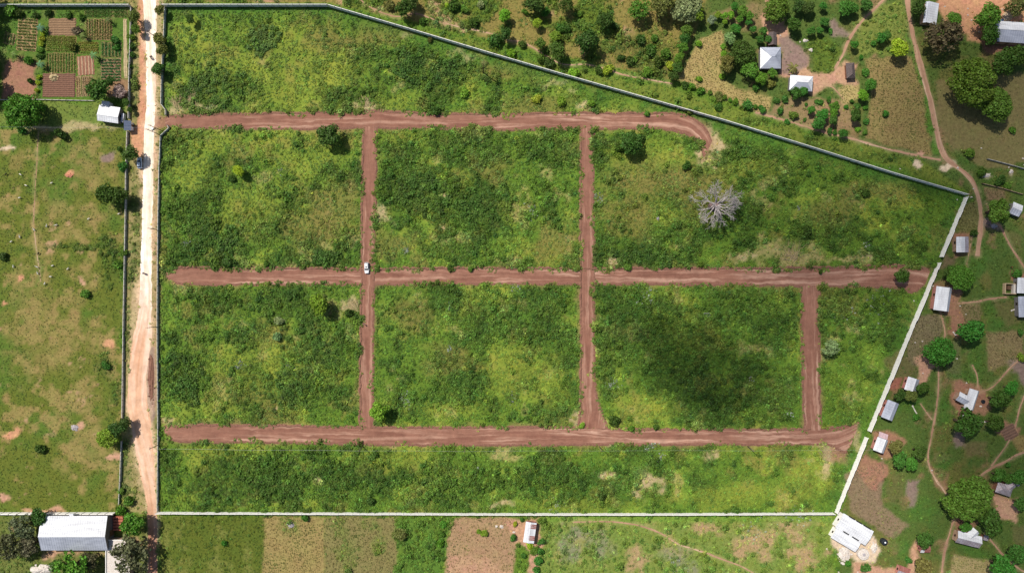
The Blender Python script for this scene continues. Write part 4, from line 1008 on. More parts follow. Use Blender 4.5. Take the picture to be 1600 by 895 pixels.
T_('630,13,14,d 641,5,11,d 788,25,9,b 790,54,10,d 835,7,15,d 886,9,13,d 867,58,9,b 871,80,13,d 918,66,19,d 946,33,13,d 998,16,17,g,A 1035,7,18,o 1073,12,22,s,B 1088,21,13,b 840,36,8,y 844,69,9,g', 'T')
T_('710,7,10,d 698,9,4,y 709,14,5,y 776,63,11,d 800,84,8,b 750,6,7,s 610,8,8,o 853,18,8,e 876,46,8,d 885,46,7,d 817,69,6,d 845,92,8,g 859,99,9,d 897,113,8,b 960,41,8,d 935,110,8,d 949,109,8,y 992,94,4,b 984,94,8,d 1000,62,9,d 1015,78,9,d 1030,95,9,d 1012,112,8,g 1040,82,8,g 1022,60,7,g 970,90,6,d 1049,103,7,y 660,32,6,d 672,62,5,o 740,33,9,d 725,15,7,g 820,18,6,g 905,22,5,g', 'S')
T_('1072,48,9,g 1070,61,9,d 1066,75,9,g 1062,90,8,g 1058,105,8,d 1052,120,8,d', 'T')
T_('1092,69,6,b 1092,124,5,b 1071,132,6,d 1081,136,6,g 1094,141,7,g 1110,145,4,g 1124,149,7,o 1123,167,7,d 1133,152,5,g 1141,156,4,g 1149,158,5,g 1168,165,8,e 1180,167,5,g 1188,167,5,e 1192,172,6,e 1214,158,5,e 1219,173,6,e 1230,190,4,e 1241,181,8,g 1257,187,3,e 1182,137,6,e 1206,131,7,o 1228,154,6,e 1260,163,3,e 1277,158,4,e 1283,159,4,e 1295,156,5,e 1331,158,4,e 1323,167,4,e 1305,207,4,e 1296,205,5,e 1341,203,4,b 1353,207,4,g 1353,168,4,e 1354,190,5,e 1346,90,4,e 1385,178,6,e 1353,113,6,e 1298,48,4,e 1365,67,5,e 1128,120,5,b', 'S')
T_('1160,84,19,d,B 1135,99,13,o 1172,110,13,g 1190,122,9,g 1206,114,7,g 1243,146,9,d 1255,143,7,e 1303,166,8,g 1302,177,7,g 1268,172,6,e 1285,179,9,e 1302,187,7,e 1278,193,9,e 1318,209,7,e 1348,148,9,b 1361,133,10,e 1339,167,6,e 1337,180,9,d 1404,75,13,y 1376,60,9,e 1386,56,7,e 1335,70,7,e 1320,12,11,e 1333,13,8,e 1286,10,6,e 1288,34,7,e 1267,48,7,e 1281,48,5,e 1353,8,9,e 1148,10,7,e 1160,18,8,g 1155,30,6,g 1170,25,7,g 1122,23,5,b 1132,25,6,b 1142,24,6,b 1112,31,7,s 1133,34,4,b 1170,36,5,e 1177,46,6,e 1150,46,8,e 1140,61,9,s 1130,73,5,b 1131,84,5,b 1193,49,6,e 1187,62,7,e 1200,62,6,e 1213,15,20,g,B 1246,10,10,d 1240,38,11,d 1262,12,9,d', 'T')
T_('1474,56,26,k,A 1490,33,13,g 1435,12,13,d 1543,26,17,g 1546,53,15,d 1519,128,36,g,B 1556,164,25,g,B 1572,94,19,d 1592,86,14,d 1585,8,18,o,A 1583,202,6,g,S 1560,329,20,g 1522,363,7,d,S 1500,434,20,g,B 1485,424,10,d 1516,516,18,e 1468,549,24,e,B 1442,606,10,d 1424,618,10,o 1405,617,9,d 1560,624,16,d 1580,606,11,e 1510,661,22,d 1554,661,14,d 1399,697,11,o 1405,718,12,e 1425,725,10,e 1436,705,11,d 1512,777,34,g,B 1560,742,10,e 1575,747,8,e 1591,744,12,e 1508,822,9,e 1546,816,20,d 1590,866,14,e 1566,886,20,e 1595,786,11,e 1445,843,13,d 1442,885,14,o 1420,876,6,e,S 1596,520,6,e,S 1590,429,8,e,S 1597,560,7,b,S 1433,651,6,e,S 1576,727,5,e,S 1534,268,8,d,S 1565,281,9,d,S 1575,290,6,g,S 1516,240,9,g,S', 'T')
T_('625,835,10,o 805,819,4,y 803,840,6,e 828,853,6,y 835,859,7,g 817,868,5,e 846,846,6,e 843,861,7,e 841,876,7,e 838,889,6,e 693,818,6,g 690,834,6,g 687,850,6,g 350,848,5,e 475,809,7,e 1325,880,6,e 1352,886,8,e 757,833,5,b 748,831,4,b 815,812,4,e', 'S')
TREES += [(-34, -2, 20, 'T', 'd'), (-30, 34, 18, 'T', 'd'), (-42, 82, 28, 'B', 'd'), (-36, 128, 22, 'T', 'd')]

LAND.update({'the vegetable garden': (100, 80), 'the long white-roofed barn': (115, 833), 'the shed below the garden': (169, 178), 'the parked silver car': (218, 255), 'the white car': (573, 419), 'the bare grey tree': (1120, 325),
    'the large hip-roofed house': (1205, 90), 'the white hip-roofed house': (1253, 130), 'the thatched hut': (1330, 110), 'the orange yard': (1510, 15), 'the right edge house': (1589, 327), 'the lean-to house': (1504, 382), 'the gable house by the right wall': (1474, 467),
    'the house between three trees': (1426, 601), 'the pale blue house': (1391, 641), 'the T-shaped house': (1515, 623), 'the white and pink house': (1378, 692), 'the grey L-shaped house': (1571, 765), 'the long front-gabled house': (1515, 843), 'the big unfinished house': (1333, 833), 'the red and white house': (828, 832),
    'the bend of the top wall': (515, 8), 'the right wall corner': (1510, 302), 'the bottom right wall corner': (1304, 803), 'the top road': (800, 190), 'the first cross road': (575, 310), 'the second cross road': (918, 310), 'the third cross road': (1267, 560), 'the bottom road': (740, 680), 'the sloping wall': (1000, 150), 'the open pen': (1580, 451),
    'the roadside wall': (248, 560), 'the bottom wall': (560, 801), 'the tan corn field': (1120, 90), 'the brown corn field': (1405, 170), 'the pasture': (90, 400), 'the top of the road': (232, 20), 'the start of the middle road': (265, 430), 'the far end of the middle road': (1440, 430), 'the start of the top road': (262, 188), 'the palm': (757, 100), 'the end of the bottom road': (1335, 670), 'the start of the bottom road': (262, 676), 'the dead brushwood': (548, 475)})

ORD = ['', 'second', 'third', 'fourth', 'fifth', 'sixth', 'seventh', 'eighth', 'ninth', 'tenth', 'eleventh', 'twelfth', 'thirteenth', 'fourteenth', 'fifteenth', 'sixteenth', 'seventeenth', 'eighteenth']
def where(px, py):
    n, (lx, ly) = min(LAND.items(), key=lambda kv: math.hypot(kv[1][0] - px, kv[1][1] - py))
    dx, dy = px - lx, py - ly
    if abs(dx) > 2.2 * abs(dy): w = 'right of' if dx > 0 else 'left of'
    elif abs(dy) > 2.2 * abs(dx): w = 'below' if dy > 0 else 'above'
    else: w = ('below' if dy > 0 else 'above') + (' and right of' if dx > 0 else ' and left of')
    return w + ' ' + n, math.hypot(dx, dy)
def unique_labels(items):
    """items: (head, px, py) -> labels that name a place; look-alikes at the same place are told apart by how near they stand"""
    out = [None] * len(items); by = {}
    for i, (hd, x, y) in enumerate(items):
        w, d = where(x, y); by.setdefault((hd, w), []).append((d, i))
    for (hd, w), l in by.items():
        l.sort()
        for k, (_, i) in enumerate(l):
            if len(l) == 1: out[i] = f'{hd} {w}'
            else: out[i] = f'{hd} {w}, ' + ('nearest' if k == 0 else f'{ORD[k]} nearest')
    return out
def head(r, kind, c):
    if kind == 'S':
        return ('tiny ' if r < 5 else 'small ' if r < 7.5 else 'rounded ') + KW[c] + ' shrub'
    sz = 'huge' if r > 27 else 'large' if r > 16 else 'medium' if r > 9 else 'small'
    form = 'wispy ' if kind == 'A' else ''
    return f'{sz} {form}{KW[c]} tree'
HK = dict(T=1.05, B=0.7, A=0.85)
labs = unique_labels([(head(r, k, c), x, y) for x, y, r, k, c in TREES])
rg = random.Random(5)
for (px, py, r, kind, c), lab in zip(TREES, labs):
    rm = r * S * 1.0
    col = tuple(v * rg.uniform(1.05, 1.4) for v in lin(KC[c]))
    if kind == 'S':
        hh = rm * 0.75
        x, y = G(px, py, hh)
        o = link('shrub', rg.choice(CR['S']), None, (x, y, hh * 0.62), rg.uniform(0, 6.28), (rm * rg.uniform(.82, 1.25), rm * rg.uniform(.82, 1.25), rm * rg.uniform(.85, 1.2)))
        o.color = (*col, 1)
        tag(o, lab, 'shrub', 'shrubs around the field and village')
        continue
    zc = max(1.2, min(7.5, 1.0 + rm * HK[kind]))
    x, y = G(px, py, zc)
    rt = empty('tree', (x, y, 0), rg.uniform(0, 6.28))
    tag(rt, lab, 'tree', 'trees around the field and village')
    cr = link('crown', rg.choice(CR[kind]), rt, (0, 0, zc), 0, (rm * rg.uniform(.85, 1.18), rm * rg.uniform(.85, 1.18), rm * rg.uniform(.85, 1.05)))
    cr.color = (*col, 1)
    tk = min(rm, 6) * .75
    link('trunk', rg.choice(TRK), rt, (0, 0, 0), 0, (tk, tk, zc * 1.05))

def palm(label, px, py, h, r, col, fr, cat='palm tree', lean=(0, 0)):
    bx, by = G(px, py, h)
    o = empty('palm_tree' if cat == 'palm tree' else 'banana_plant', (bx - lean[0], by - lean[1], 0)); tag(o, label, cat)
    MB().tube([(0, 0, -.1), (lean[0] * .3, lean[1] * .3, h * .4), (lean[0] * .7, lean[1] * .7, h * .75), (lean[0], lean[1], h)], [.28, .2, .17, .15], 8).build('trunk', M['bark'], o, smooth=True)
    f = link('fronds', FR[fr], o, (lean[0], lean[1], h), px % 3, (r, r, r)); f.color = (*lin(col), 1)
    return o
palm('tall thin palm casting a long shadow below the sloping wall', 757, 98, 9.5, 2.0, (112, 116, 62), 1, lean=(1.0, 0.6))
palm('olive banana plant standing in the swept yard', 1240, 106, 3.2, 2.8, (116, 112, 58), 0, 'banana plant')
palm('pale-leaved banana plant at the foot of the yellow hedge in the garden', 62, 100, 2.6, 2.0, (98, 138, 92), 0, 'banana plant')
palm('blue-green banana plant at the top of the yellow hedge in the garden', 62, 43, 2.8, 2.0, (92, 132, 100), 0, 'banana plant')
palm('banana plant above the striped garden bed', 145, 86, 2.8, 2.0, (104, 142, 84), 0, 'banana plant')
palm('spiky banana plant between the garden crop rows', 128, 55, 2.6, 1.9, (112, 128, 62), 1, 'banana plant')
palm('spiky banana plant at the corner of the tall crop rows', 168, 31, 2.6, 1.7, (100, 112, 60), 1, 'banana plant')
palm('spiky banana plant beside the shaded bare garden soil', 20, 84, 2.6, 2.0, (112, 136, 66), 1, 'banana plant')

# the leafless giant in the field
def baobab(px, py):
    x, y = G(px, py, 0)
    rt = tag(empty('bare_tree', (x, y, 0)), 'huge leafless pale grey tree with spreading branches in the field', 'tree')
    rg = random.Random(21)
    MB().tube([(0, 0, -.2), (.1, -.05, 1.2), (.0, .1, 3.4), (.1, .1, 5.2)], [1.9, 1.45, 1.25, .9], 14).build('trunk', M['baobab_trunk'], rt, smooth=True)
    def grow(mb, p, d, ln, r, lv):
        n = 3; pts = [p]; rs = [r]
        for i in range(n):
            d = (d + Vector((rg.uniform(-.3, .3), rg.uniform(-.3, .3), rg.uniform(-.16, .22)))).normalized()
            p = p + d * ln / n; pts.append(p); rs.append(max(0.035, r * (1 - .45 * (i + 1) / n)))
        mb.tube(pts, rs, 6 if lv < 2 else 4, False)
        if lv >= 4: return
        for i in range(3):
            q = pts[-1] if i < 2 else pts[-2]
            a = d.orthogonal().normalized(); a.rotate(Matrix.Rotation(rg.uniform(0, 6.28), 3, d))
            nd = (d + a * rg.uniform(.35, .85)).normalized()
            grow(mb, q, nd, ln * rg.uniform(.58, .78), rs[-1] * .85, lv + 1)
    for i in range(16):
        t = i * 6.283 / 16 + rg.uniform(-.2, .2)
        mb = MB(); s0 = Vector((math.cos(t) * .5, math.sin(t) * .5, rg.uniform(4.2, 5.2)))
        grow(mb, s0, Vector((math.cos(t), math.sin(t), (rg.uniform(.2, .6), rg.uniform(.9, 1.7))[i % 3 == 0])).normalized(), rg.uniform(3.1, 4.0), .29, 0)
        mb.build('limb', M['deadwood'], rt)
baobab(1113, 323)

# heaps of cut brushwood with pale bare twigs
def brush(label, px, py, r, seed, dirs):
    x, y = G(px, py); rg = random.Random(seed); mb = MB()
    for i in range(46):
        t = math.radians(rg.uniform(*dirs)); l = r * rg.uniform(.5, 1.1)
        sx, sy = rg.uniform(-.3, .3) * r, rg.uniform(-.3, .3) * r
        p = Vector((sx, sy, .1)); pts = [p]
        for k in range(3):
            p = p + Vector((math.cos(t + rg.uniform(-.4, .4)), math.sin(t + rg.uniform(-.4, .4)), rg.uniform(-.05, .25))) * l / 3
            pts.append(p)
        mb.tube(pts, [.09, .07, .05, .03], 4, False)
    o = mb.build('brushwood', M['straw'], None, (x, y, 0)); tag(o, label, 'brushwood')
brush('pale dead brushwood fanned out left of the first cross road', 555, 483, 5.2, 1, (95, 185))
brush('dry cut stalks lying above the start of the top road', 300, 163, 5.0, 2, (60, 140))
brush('dry cut stalks beside the start of the top road', 278, 166, 4.2, 3, (50, 150))
brush('pale dry stalks above the top road near the first cross road', 573, 164, 3.2, 4, (60, 130))
brush('dry grass stalks fanned above the third cross road', 1238, 402, 6.0, 5, (20, 200))
brush('pale dry twigs along the curve at the end of the bottom road', 1292, 716, 5.0, 6, (60, 140))
# ------------------------------------------------------------------ garden beds with rows one can count
def bed(label, pts, nrows, vertical, soil, crop, hgt=0.5, leafy=True, wid=0.42, seed=0, dens=40):
    """a bed: soil sheet, and each crop row or furrow ridge a part of its own; pts = x0, y0, x1, y1 in photograph pixels, skew"""
    x0, y0, x1, y1, skew = pts
    rg_ = np.random.default_rng(seed)
    cx, cy = (x0 + x1) / 2, (y0 + y1) / 2
    wx, wy = G(cx, cy)
    w, h = (x1 - x0) * S, (y1 - y0) * S
    rt = tag(empty('garden_bed', (wx, wy, 0), math.radians(skew)), label, 'garden bed', 'beds of the vegetable garden')
    n = 14
    vs = []
    for i in range(n + 1):
        for j in range(n + 1):
            ex_ = rg_.uniform(-.25, .25) if i in (0, n) else 0; ey_ = rg_.uniform(-.25, .25) if j in (0, n) else 0
            vs.append((-w / 2 + w * i / n + ex_, -h / 2 + h * j / n + ey_, 0.02 if (i in (0, n) or j in (0, n)) else 0.05 + rg_.uniform(0, .03)))
    fs = [(i * (n + 1) + j, (i + 1) * (n + 1) + j, (i + 1) * (n + 1) + j + 1, i * (n + 1) + j + 1) for i in range(n) for j in range(n)]
    link('soil', mesh('soil', vs, fs, mat_surface('bed_soil', soil, .95, .2, 1.5, .6, 6)), rt)
    Lr = (h if vertical else w) * 0.95
    W = (w if vertical else h) / nrows
    metas = []
    for k in range(2):
        if leafy:
            m_ = int(Lr * dens)
            p = np.stack([rg_.uniform(-Lr / 2, Lr / 2, m_), rg_.normal(0, wid * .5, m_), np.abs(rg_.normal(hgt * .55, hgt * .3, m_))], 1)
            p = p[vnoise(p[:, 0], p[:, 0] * 0, .9, seed + k) > -.75]
            d_ = np.tile(np.array([0, 0, 1.0]), (len(p), 1)); d_[:, 1] = np.sign(p[:, 1]) * .6
            v = leaf_quads(rg_, p, d_, 0.27, .6)
            me = bpy.data.meshes.new('crop_row'); me.from_pydata(v.reshape(-1, 3).tolist(), [], np.arange(len(v) * 4).reshape(-1, 4).tolist()); me.materials.append(M['leaf'])
        else:
            q = np.linspace(-Lr / 2, Lr / 2, max(6, int(Lr * 2))); vv = []
            for a in q:
                hh = hgt * rg_.uniform(.7, 1.2); off = rg_.uniform(-.06, .06)
                vv += [(a, -wid + off, .03), (a, -wid * .3 + off, hh), (a, wid * .3 + off, hh), (a, wid + off, .03)]
            ff = [(i * 4 + k2, (i + 1) * 4 + k2, (i + 1) * 4 + k2 + 1, i * 4 + k2 + 1) for i in range(len(q) - 1) for k2 in range(3)]
            me = mesh('furrow_ridge', vv, ff, mat_surface('ridge_soil', crop, .95, .22, 2.5, .6, 6))
        metas.append(me)
    for i in range(nrows):
        t = -(w if vertical else h) / 2 + W * (i + .5)
        o = link('crop_row' if leafy else 'furrow_ridge', metas[i % 2], rt, (t, 0, .05) if vertical else (0, t, .05), (math.pi / 2 if vertical else 0) + (math.pi if rg_.random() < .5 else 0))
        if leafy:
            o.color = (*(v * rg_.uniform(.85, 1.15) for v in lin(crop)), 1)
    for i in range(int(x0), int(x1), 10):
        for j in range(int(y0), int(y1), 10):
            CLEAR.append((i + 5, j + 5, 7))

bed('garden bed of leafy rows on tan soil left of the yellow hedge', (27, 29, 58, 80, -4), 11, False, (172, 142, 102), (96, 120, 52), seed=1)
bed('small garden bed of upright rows in the tree shade at the left edge', (6, 52, 24, 70, -12), 4, True, (160, 132, 98), (100, 118, 56), seed=2)
bed('brown garden bed of bare furrows at the top middle of the garden', (76, 29, 119, 56, 0), 7, False, (138, 108, 82), (154, 124, 94), .16, False, .3, 3)
bed('garden bed of low yellow-green rows right of the yellow hedge', (72, 57, 119, 81, -1), 8, False, (140, 122, 70), (122, 138, 52), .35, seed=4)
bed('dense green garden bed of close upright rows', (72, 83, 119, 114, 0), 11, True, (134, 118, 72), (104, 132, 54), .3, seed=5, wid=.36)
bed('garden bed of tall upright rows in the upper right of the garden', (134, 30, 175, 63, 0), 10, True, (164, 134, 94), (108, 124, 56), .5, seed=6)
bed('striped garden bed of pale ridges on red soil', (121, 88, 147, 118, 3), 5, True, (148, 102, 82), (192, 160, 128), .18, False, .28, 7)
bed('garden bed of dark green leafy rows near the roadside wall', (158, 92, 189, 128, 0), 8, False, (150, 120, 92), (54, 112, 50), .5, seed=8, wid=.4)
bed('dark red-brown furrowed bed at the bottom of the garden', (66, 115, 118, 152, 0), 12, False, (116, 84, 68), (134, 98, 80), .14, False, .28, 9)
bed('narrow pale strip bed beside the garden wall', (193, 30, 199, 122, 1), 2, True, (178, 158, 118), (196, 176, 136), .12, False, .25, 10)
bed('long bed of mixed green rows under the garden top wall', (132, 15, 200, 27, 0), 4, False, (120, 112, 66), (88, 122, 50), .4, seed=21, wid=.5)
bed('yellow-green bed of low rows in the middle of the garden', (122, 66, 154, 84, 0), 5, False, (132, 118, 66), (128, 144, 54), .3, seed=22, wid=.5)
bed('deep green leafy bed beside the middle of the garden wall', (158, 66, 190, 90, 0), 6, True, (122, 112, 68), (66, 118, 52), .4, seed=23, wid=.5)
bed('dry tan stubble bed at the bottom of the garden', (119, 119, 146, 151, 2), 8, True, (158, 136, 98), (172, 150, 104), .3, seed=24, wid=.3, dens=24)
bed('small furrowed bed in the shade right of the bare earth yard', (1566, 664, 1588, 686, 25), 5, False, (134, 104, 86), (116, 88, 72), .16, False, .3, 12)

# ------------------------------------------------------------------ wild growth: uncountable plants
def proto_clump(seed, n, r, h, leaf):
    rg_ = np.random.default_rng(seed)
    d = rg_.normal(0, 1, (n, 3)); d /= np.linalg.norm(d, axis=1)[:, None]; d[:, 2] = np.abs(d[:, 2])
    rad = rg_.uniform(.55, 1.0, (n, 1))
    p = d * rad * np.array([r, r, h]); p[:, 0] += rg_.normal(0, .12); p[:, :2] += .18 * rg_.normal(0, 1, (n, 2)) * r
    v = leaf_quads(rg_, p, d + np.array([0, 0, .35]), leaf, .5)
    me = bpy.data.meshes.new('clump'); me.from_pydata(v.reshape(-1, 3).tolist(), [], np.arange(n * 4).reshape(-1, 4).tolist()); me.materials.append(M['leaf_scatter'])
    return me
def proto_tuft(seed, n, r, h):
    rg_ = np.random.default_rng(seed); vs = []; fs = []
    for i in range(n):
        t = rg_.uniform(0, 6.283); a = rg_.uniform(.1, 1.0) * r; bx, by = rg_.normal(0, .18 * r, 2); hh = h * rg_.uniform(.5, 1.1); w = .07 * r / .4
        ux, uy = math.cos(t), math.sin(t)
        i0 = len(vs)
        vs += [(bx - uy * w, by + ux * w, 0), (bx + uy * w, by - ux * w, 0), (bx + ux * a * .5 + uy * w, by + uy * a * .5 - ux * w, hh * .8), (bx + ux * a * .5 - uy * w, by + uy * a * .5 + ux * w, hh * .8), (bx + ux * a, by + uy * a, hh * .72)]
        fs += [(i0, i0 + 1, i0 + 2, i0 + 3), (i0 + 3, i0 + 2, i0 + 4)]
    return mesh('tuft', vs, fs, M['leaf_scatter'])

def scatter(name, label, cat, pts, col, scale, protos, kind='stuff'):
    """points (world xy), colours, sizes -> instances through geometry nodes"""
    lib = bpy.data.collections.new(name + '_plants')
    for i, pm in enumerate(protos):
        lib.objects.link(bpy.data.objects.new('plant_%d' % i, pm))
    n = len(pts)
    me = bpy.data.meshes.new(name)
    me.vertices.add(n)
    co = np.zeros((n, 3), np.float32); co[:, :2] = pts
    me.vertices.foreach_set('co', co.ravel())
    a = me.attributes.new('vcol', 'FLOAT_COLOR', 'POINT'); a.data.foreach_set('color', np.concatenate([np.clip(col, 0, 1), np.ones((n, 1))], 1).astype(np.float32).ravel())
    a = me.attributes.new('scl', 'FLOAT_VECTOR', 'POINT'); a.data.foreach_set('vector', scale.astype(np.float32).ravel())
    a = me.attributes.new('rot', 'FLOAT_VECTOR', 'POINT')
    r = np.zeros((n, 3), np.float32); r[:, 2] = RNG.uniform(0, 6.283, n); r[:, 0] = RNG.normal(0, .12, n); r[:, 1] = RNG.normal(0, .12, n)
    a.data.foreach_set('vector', r.ravel())
    a = me.attributes.new('pick', 'INT', 'POINT'); a.data.foreach_set('value', RNG.integers(0, len(protos), n).astype(np.int32))
    me.update()
    o = link(name, me)
    o['label'] = label; o['category'] = cat; o['kind'] = kind
    ng = bpy.data.node_groups.new(name, 'GeometryNodeTree')
    ng.interface.new_socket('Geometry', in_out='INPUT', socket_type='NodeSocketGeometry')
    ng.interface.new_socket('Geometry', in_out='OUTPUT', socket_type='NodeSocketGeometry')
    gi = ng.nodes.new('NodeGroupInput'); go = ng.nodes.new('NodeGroupOutput')
    m2p = ng.nodes.new('GeometryNodeMeshToPoints')
    ci = ng.nodes.new('GeometryNodeCollectionInfo'); ci.inputs['Collection'].default_value = lib; ci.inputs['Separate Children'].default_value = True; ci.inputs['Reset Children'].default_value = True
    ip = ng.nodes.new('GeometryNodeInstanceOnPoints'); ip.inputs['Pick Instance'].default_value = True
    def attr(nm, ty):
        q = ng.nodes.new('GeometryNodeInputNamedAttribute'); q.data_type = ty; q.inputs['Name'].default_value = nm
        return [s for s in q.outputs if s.enabled and s.name == 'Attribute'][0]
    e2r = ng.nodes.new('FunctionNodeEulerToRotation')
    Lk = ng.links.new
    Lk(gi.outputs[0], m2p.inputs['Mesh']); Lk(m2p.outputs[0], ip.inputs['Points']); Lk(ci.outputs[0], ip.inputs['Instance'])
    Lk(attr('pick', 'INT'), ip.inputs['Instance Index']); Lk(attr('rot', 'FLOAT_VECTOR'), e2r.inputs[0]); Lk(e2r.outputs[0], ip.inputs['Rotation']); Lk(attr('scl', 'FLOAT_VECTOR'), ip.inputs['Scale'])
    Lk(ip.outputs[0], go.inputs[0])
    md = o.modifiers.new('plants', 'NODES'); md.node_group = ng
    return o

for cx, cy, r in CLEAR:
    m_ = np.hypot(PX - cx, PY - cy) < r
    dscrub[m_] = 0; dgrass[m_] = 0
def sample(grid, x, y):
    fx = np.clip((x - gx[0]) / STEP, 0, len(gx) - 1.001); fy = np.clip((y - gy[0]) / STEP, 0, len(gy) - 1.001)
    i = fx.astype(int); j = fy.astype(int); u = fx - i; v = fy - j
    if grid.ndim == 3: u = u[:, None]; v = v[:, None]
    return (grid[j, i] * (1 - u) + grid[j, i + 1] * u) * (1 - v) + (grid[j + 1, i] * (1 - u) + grid[j + 1, i + 1] * u) * v
def world(x, y): return np.stack([(x - 800) * S, (447.5 - y) * S], 1)
GREEN = np.array(lin((97, 124, 46)))
def veg_colour(x, y, green, var):
    c = sample(gcol, x, y)
    lum = c.mean(1, keepdims=True)
    tgt = GREEN * (lum / GREEN.mean()) ** 0.55
    c = c * (1 - green) + tgt * green
    n = len(x)
    hue = RNG.normal(0, 1, (n, 1)) + 0.9 * vnoise(x, y, 14, 77)[:, None]
    c = c * np.exp(var * RNG.normal(0, 1, (n, 1))) * (1 + hue * np.array([[.10, .015, -.06]]))
    return np.clip(c, 0.004, .8)
# leafy scrub
X0, X1, Y0, Y1 = -150, 1750, -120, 1015
nc = 250000
x = RNG.uniform(X0, X1, nc); y = RNG.uniform(Y0, Y1, nc)
d = sample(dscrub, x, y) * (0.55 + 0.65 * (vnoise(x, y, 9, 61) > -0.15))
k = RNG.random(nc) < d * 0.85
x, y, d = x[k], y[k], d[k]
big = np.clip(0.5 + 0.5 * vnoise(x, y, 20, 65) + 0.25 * RNG.normal(0, 1, len(x)), .1, 1.2)
s = 0.42 + 0.62 * big * np.clip(d + .25, .4, 1.1)
col = veg_colour(x, y, 0.5, .26) * 1.34
scatter('scrub_undergrowth', 'wild leafy green scrub growing all over the walled field', 'scrub', world(x, y), col, np.stack([s, s, s * RNG.uniform(.7, 1.15, len(s))], 1), [proto_clump(i, 34, 1.0, .85, .5) for i in range(5)])
# taller thickets where the scrub is dense
nc = 85000
x = RNG.uniform(X0, X1, nc); y = RNG.uniform(Y0, Y1, nc)
d = sample(dscrub, x, y)
pt = vnoise(x, y, 16, 161) + .6 * vnoise(x, y, 6, 163)
k = (RNG.random(nc) < np.clip((d - .14) * 1.5, 0, 1) * sst(pt, -.15, .55) * .75)
x, y, pt = x[k], y[k], pt[k]
s = np.clip(.75 + .45 * pt + .22 * RNG.normal(0, 1, len(x)), .5, 1.7)
col = veg_colour(x, y, 0.6, .2) * np.array([[.92, 1.02, .9]])
for cx, cy, rx, ry, n, sc, cc_ in [(510, 402, 22, 13, 150, 1.25, (60, 92, 38)), (345, 380, 32, 28, 190, 1.1, (64, 96, 40)), (410, 64, 22, 22, 190, .95, (82, 112, 62)), (336, 124, 36, 26, 150, .95, (78, 106, 54)), (300, 138, 20, 22, 60, .9, (78, 106, 54)), (300, 60, 40, 30, 40, .8, (84, 110, 56)), (292, 590, 26, 42, 210, 1.1, (60, 92, 38)), (500, 540, 46, 42, 260, 1.1, (66, 98, 40)), (450, 610, 40, 36, 190, 1.1, (66, 98, 42)), (640, 100, 26, 32, 170, 1.1, (62, 96, 42)), (700, 114, 40, 24, 160, 1.1, (66, 98, 42)), (660, 300, 44, 36, 240, 1.15, (64, 96, 38)), (850, 290, 26, 30, 60, 1.0, (104, 142, 48)), (740, 320, 36, 26, 120, 1.1, (66, 98, 38)), (1095, 600, 50, 30, 120, 1.1, (60, 92, 40)), (430, 745, 60, 26, 200, 1.1, (74, 108, 38)), (700, 755, 60, 26, 220, 1.1, (72, 106, 36)), (860, 745, 60, 30, 200, 1.1, (72, 106, 38)), (1010, 400, 60, 14, 130, 1.1, (64, 96, 40)), (830, 650, 40, 20, 90, 1.0, (74, 108, 42))]:
    n = int(n * .5); rx *= 1.15; ry *= 1.15
    a_, r_ = RNG.uniform(0, 6.283, n), RNG.uniform(0, 1, n) ** .75
    xe = cx + np.cos(a_) * r_ * rx * (1 + .3 * np.sin(3 * a_ + cx)) + RNG.normal(0, 2, n); ye = cy + np.sin(a_) * r_ * ry * (1 + .3 * np.cos(2 * a_ + cy)) + RNG.normal(0, 2, n)
    k = sample(dgrass, xe, ye) > .3; xe, ye = xe[k], ye[k]; n = len(xe)
    x = np.concatenate([x, xe]); y = np.concatenate([y, ye]); s = np.concatenate([s, np.clip(sc * RNG.uniform(.7, 1.3, n), .5, 1.8)])
    col = np.concatenate([col, (.5 * np.array(lin(cc_)) * 1.25 + .5 * veg_colour(xe, ye, .6, .1) * 1.05) * np.exp(.24 * RNG.normal(0, 1, (n, 1)))])
scatter('thicket_bushes', 'taller dark leafy thickets massed in patches over the walled field', 'thicket', world(x, y), col, np.stack([s, s, s * RNG.uniform(.8, 1.25, len(s))], 1), [proto_clump(40 + i, 64, 1.0, 1.15, .36) for i in range(5)])
# grass tufts
nc = 420000
x = RNG.uniform(X0, X1, nc); y = RNG.uniform(Y0, Y1, nc)
k = RNG.random(nc) < sample(dgrass, x, y) * 0.75 * (0.35 + 0.65 * (vnoise(x, y, 7, 67) > -0.3))
x, y = x[k], y[k]
s = RNG.uniform(.5, 1.15, len(x)) * (0.75 + .45 * (sample(inside, x, y) > .5))
col = veg_colour(x, y, 0.25, .22) * 1.18
scatter('wild_grass', 'tufts of green and yellow wild grass over field and pasture', 'grass', world(x, y), col, np.stack([s, s, s * .8], 1), [proto_tuft(i, 9, .55, .42) for i in range(5)])
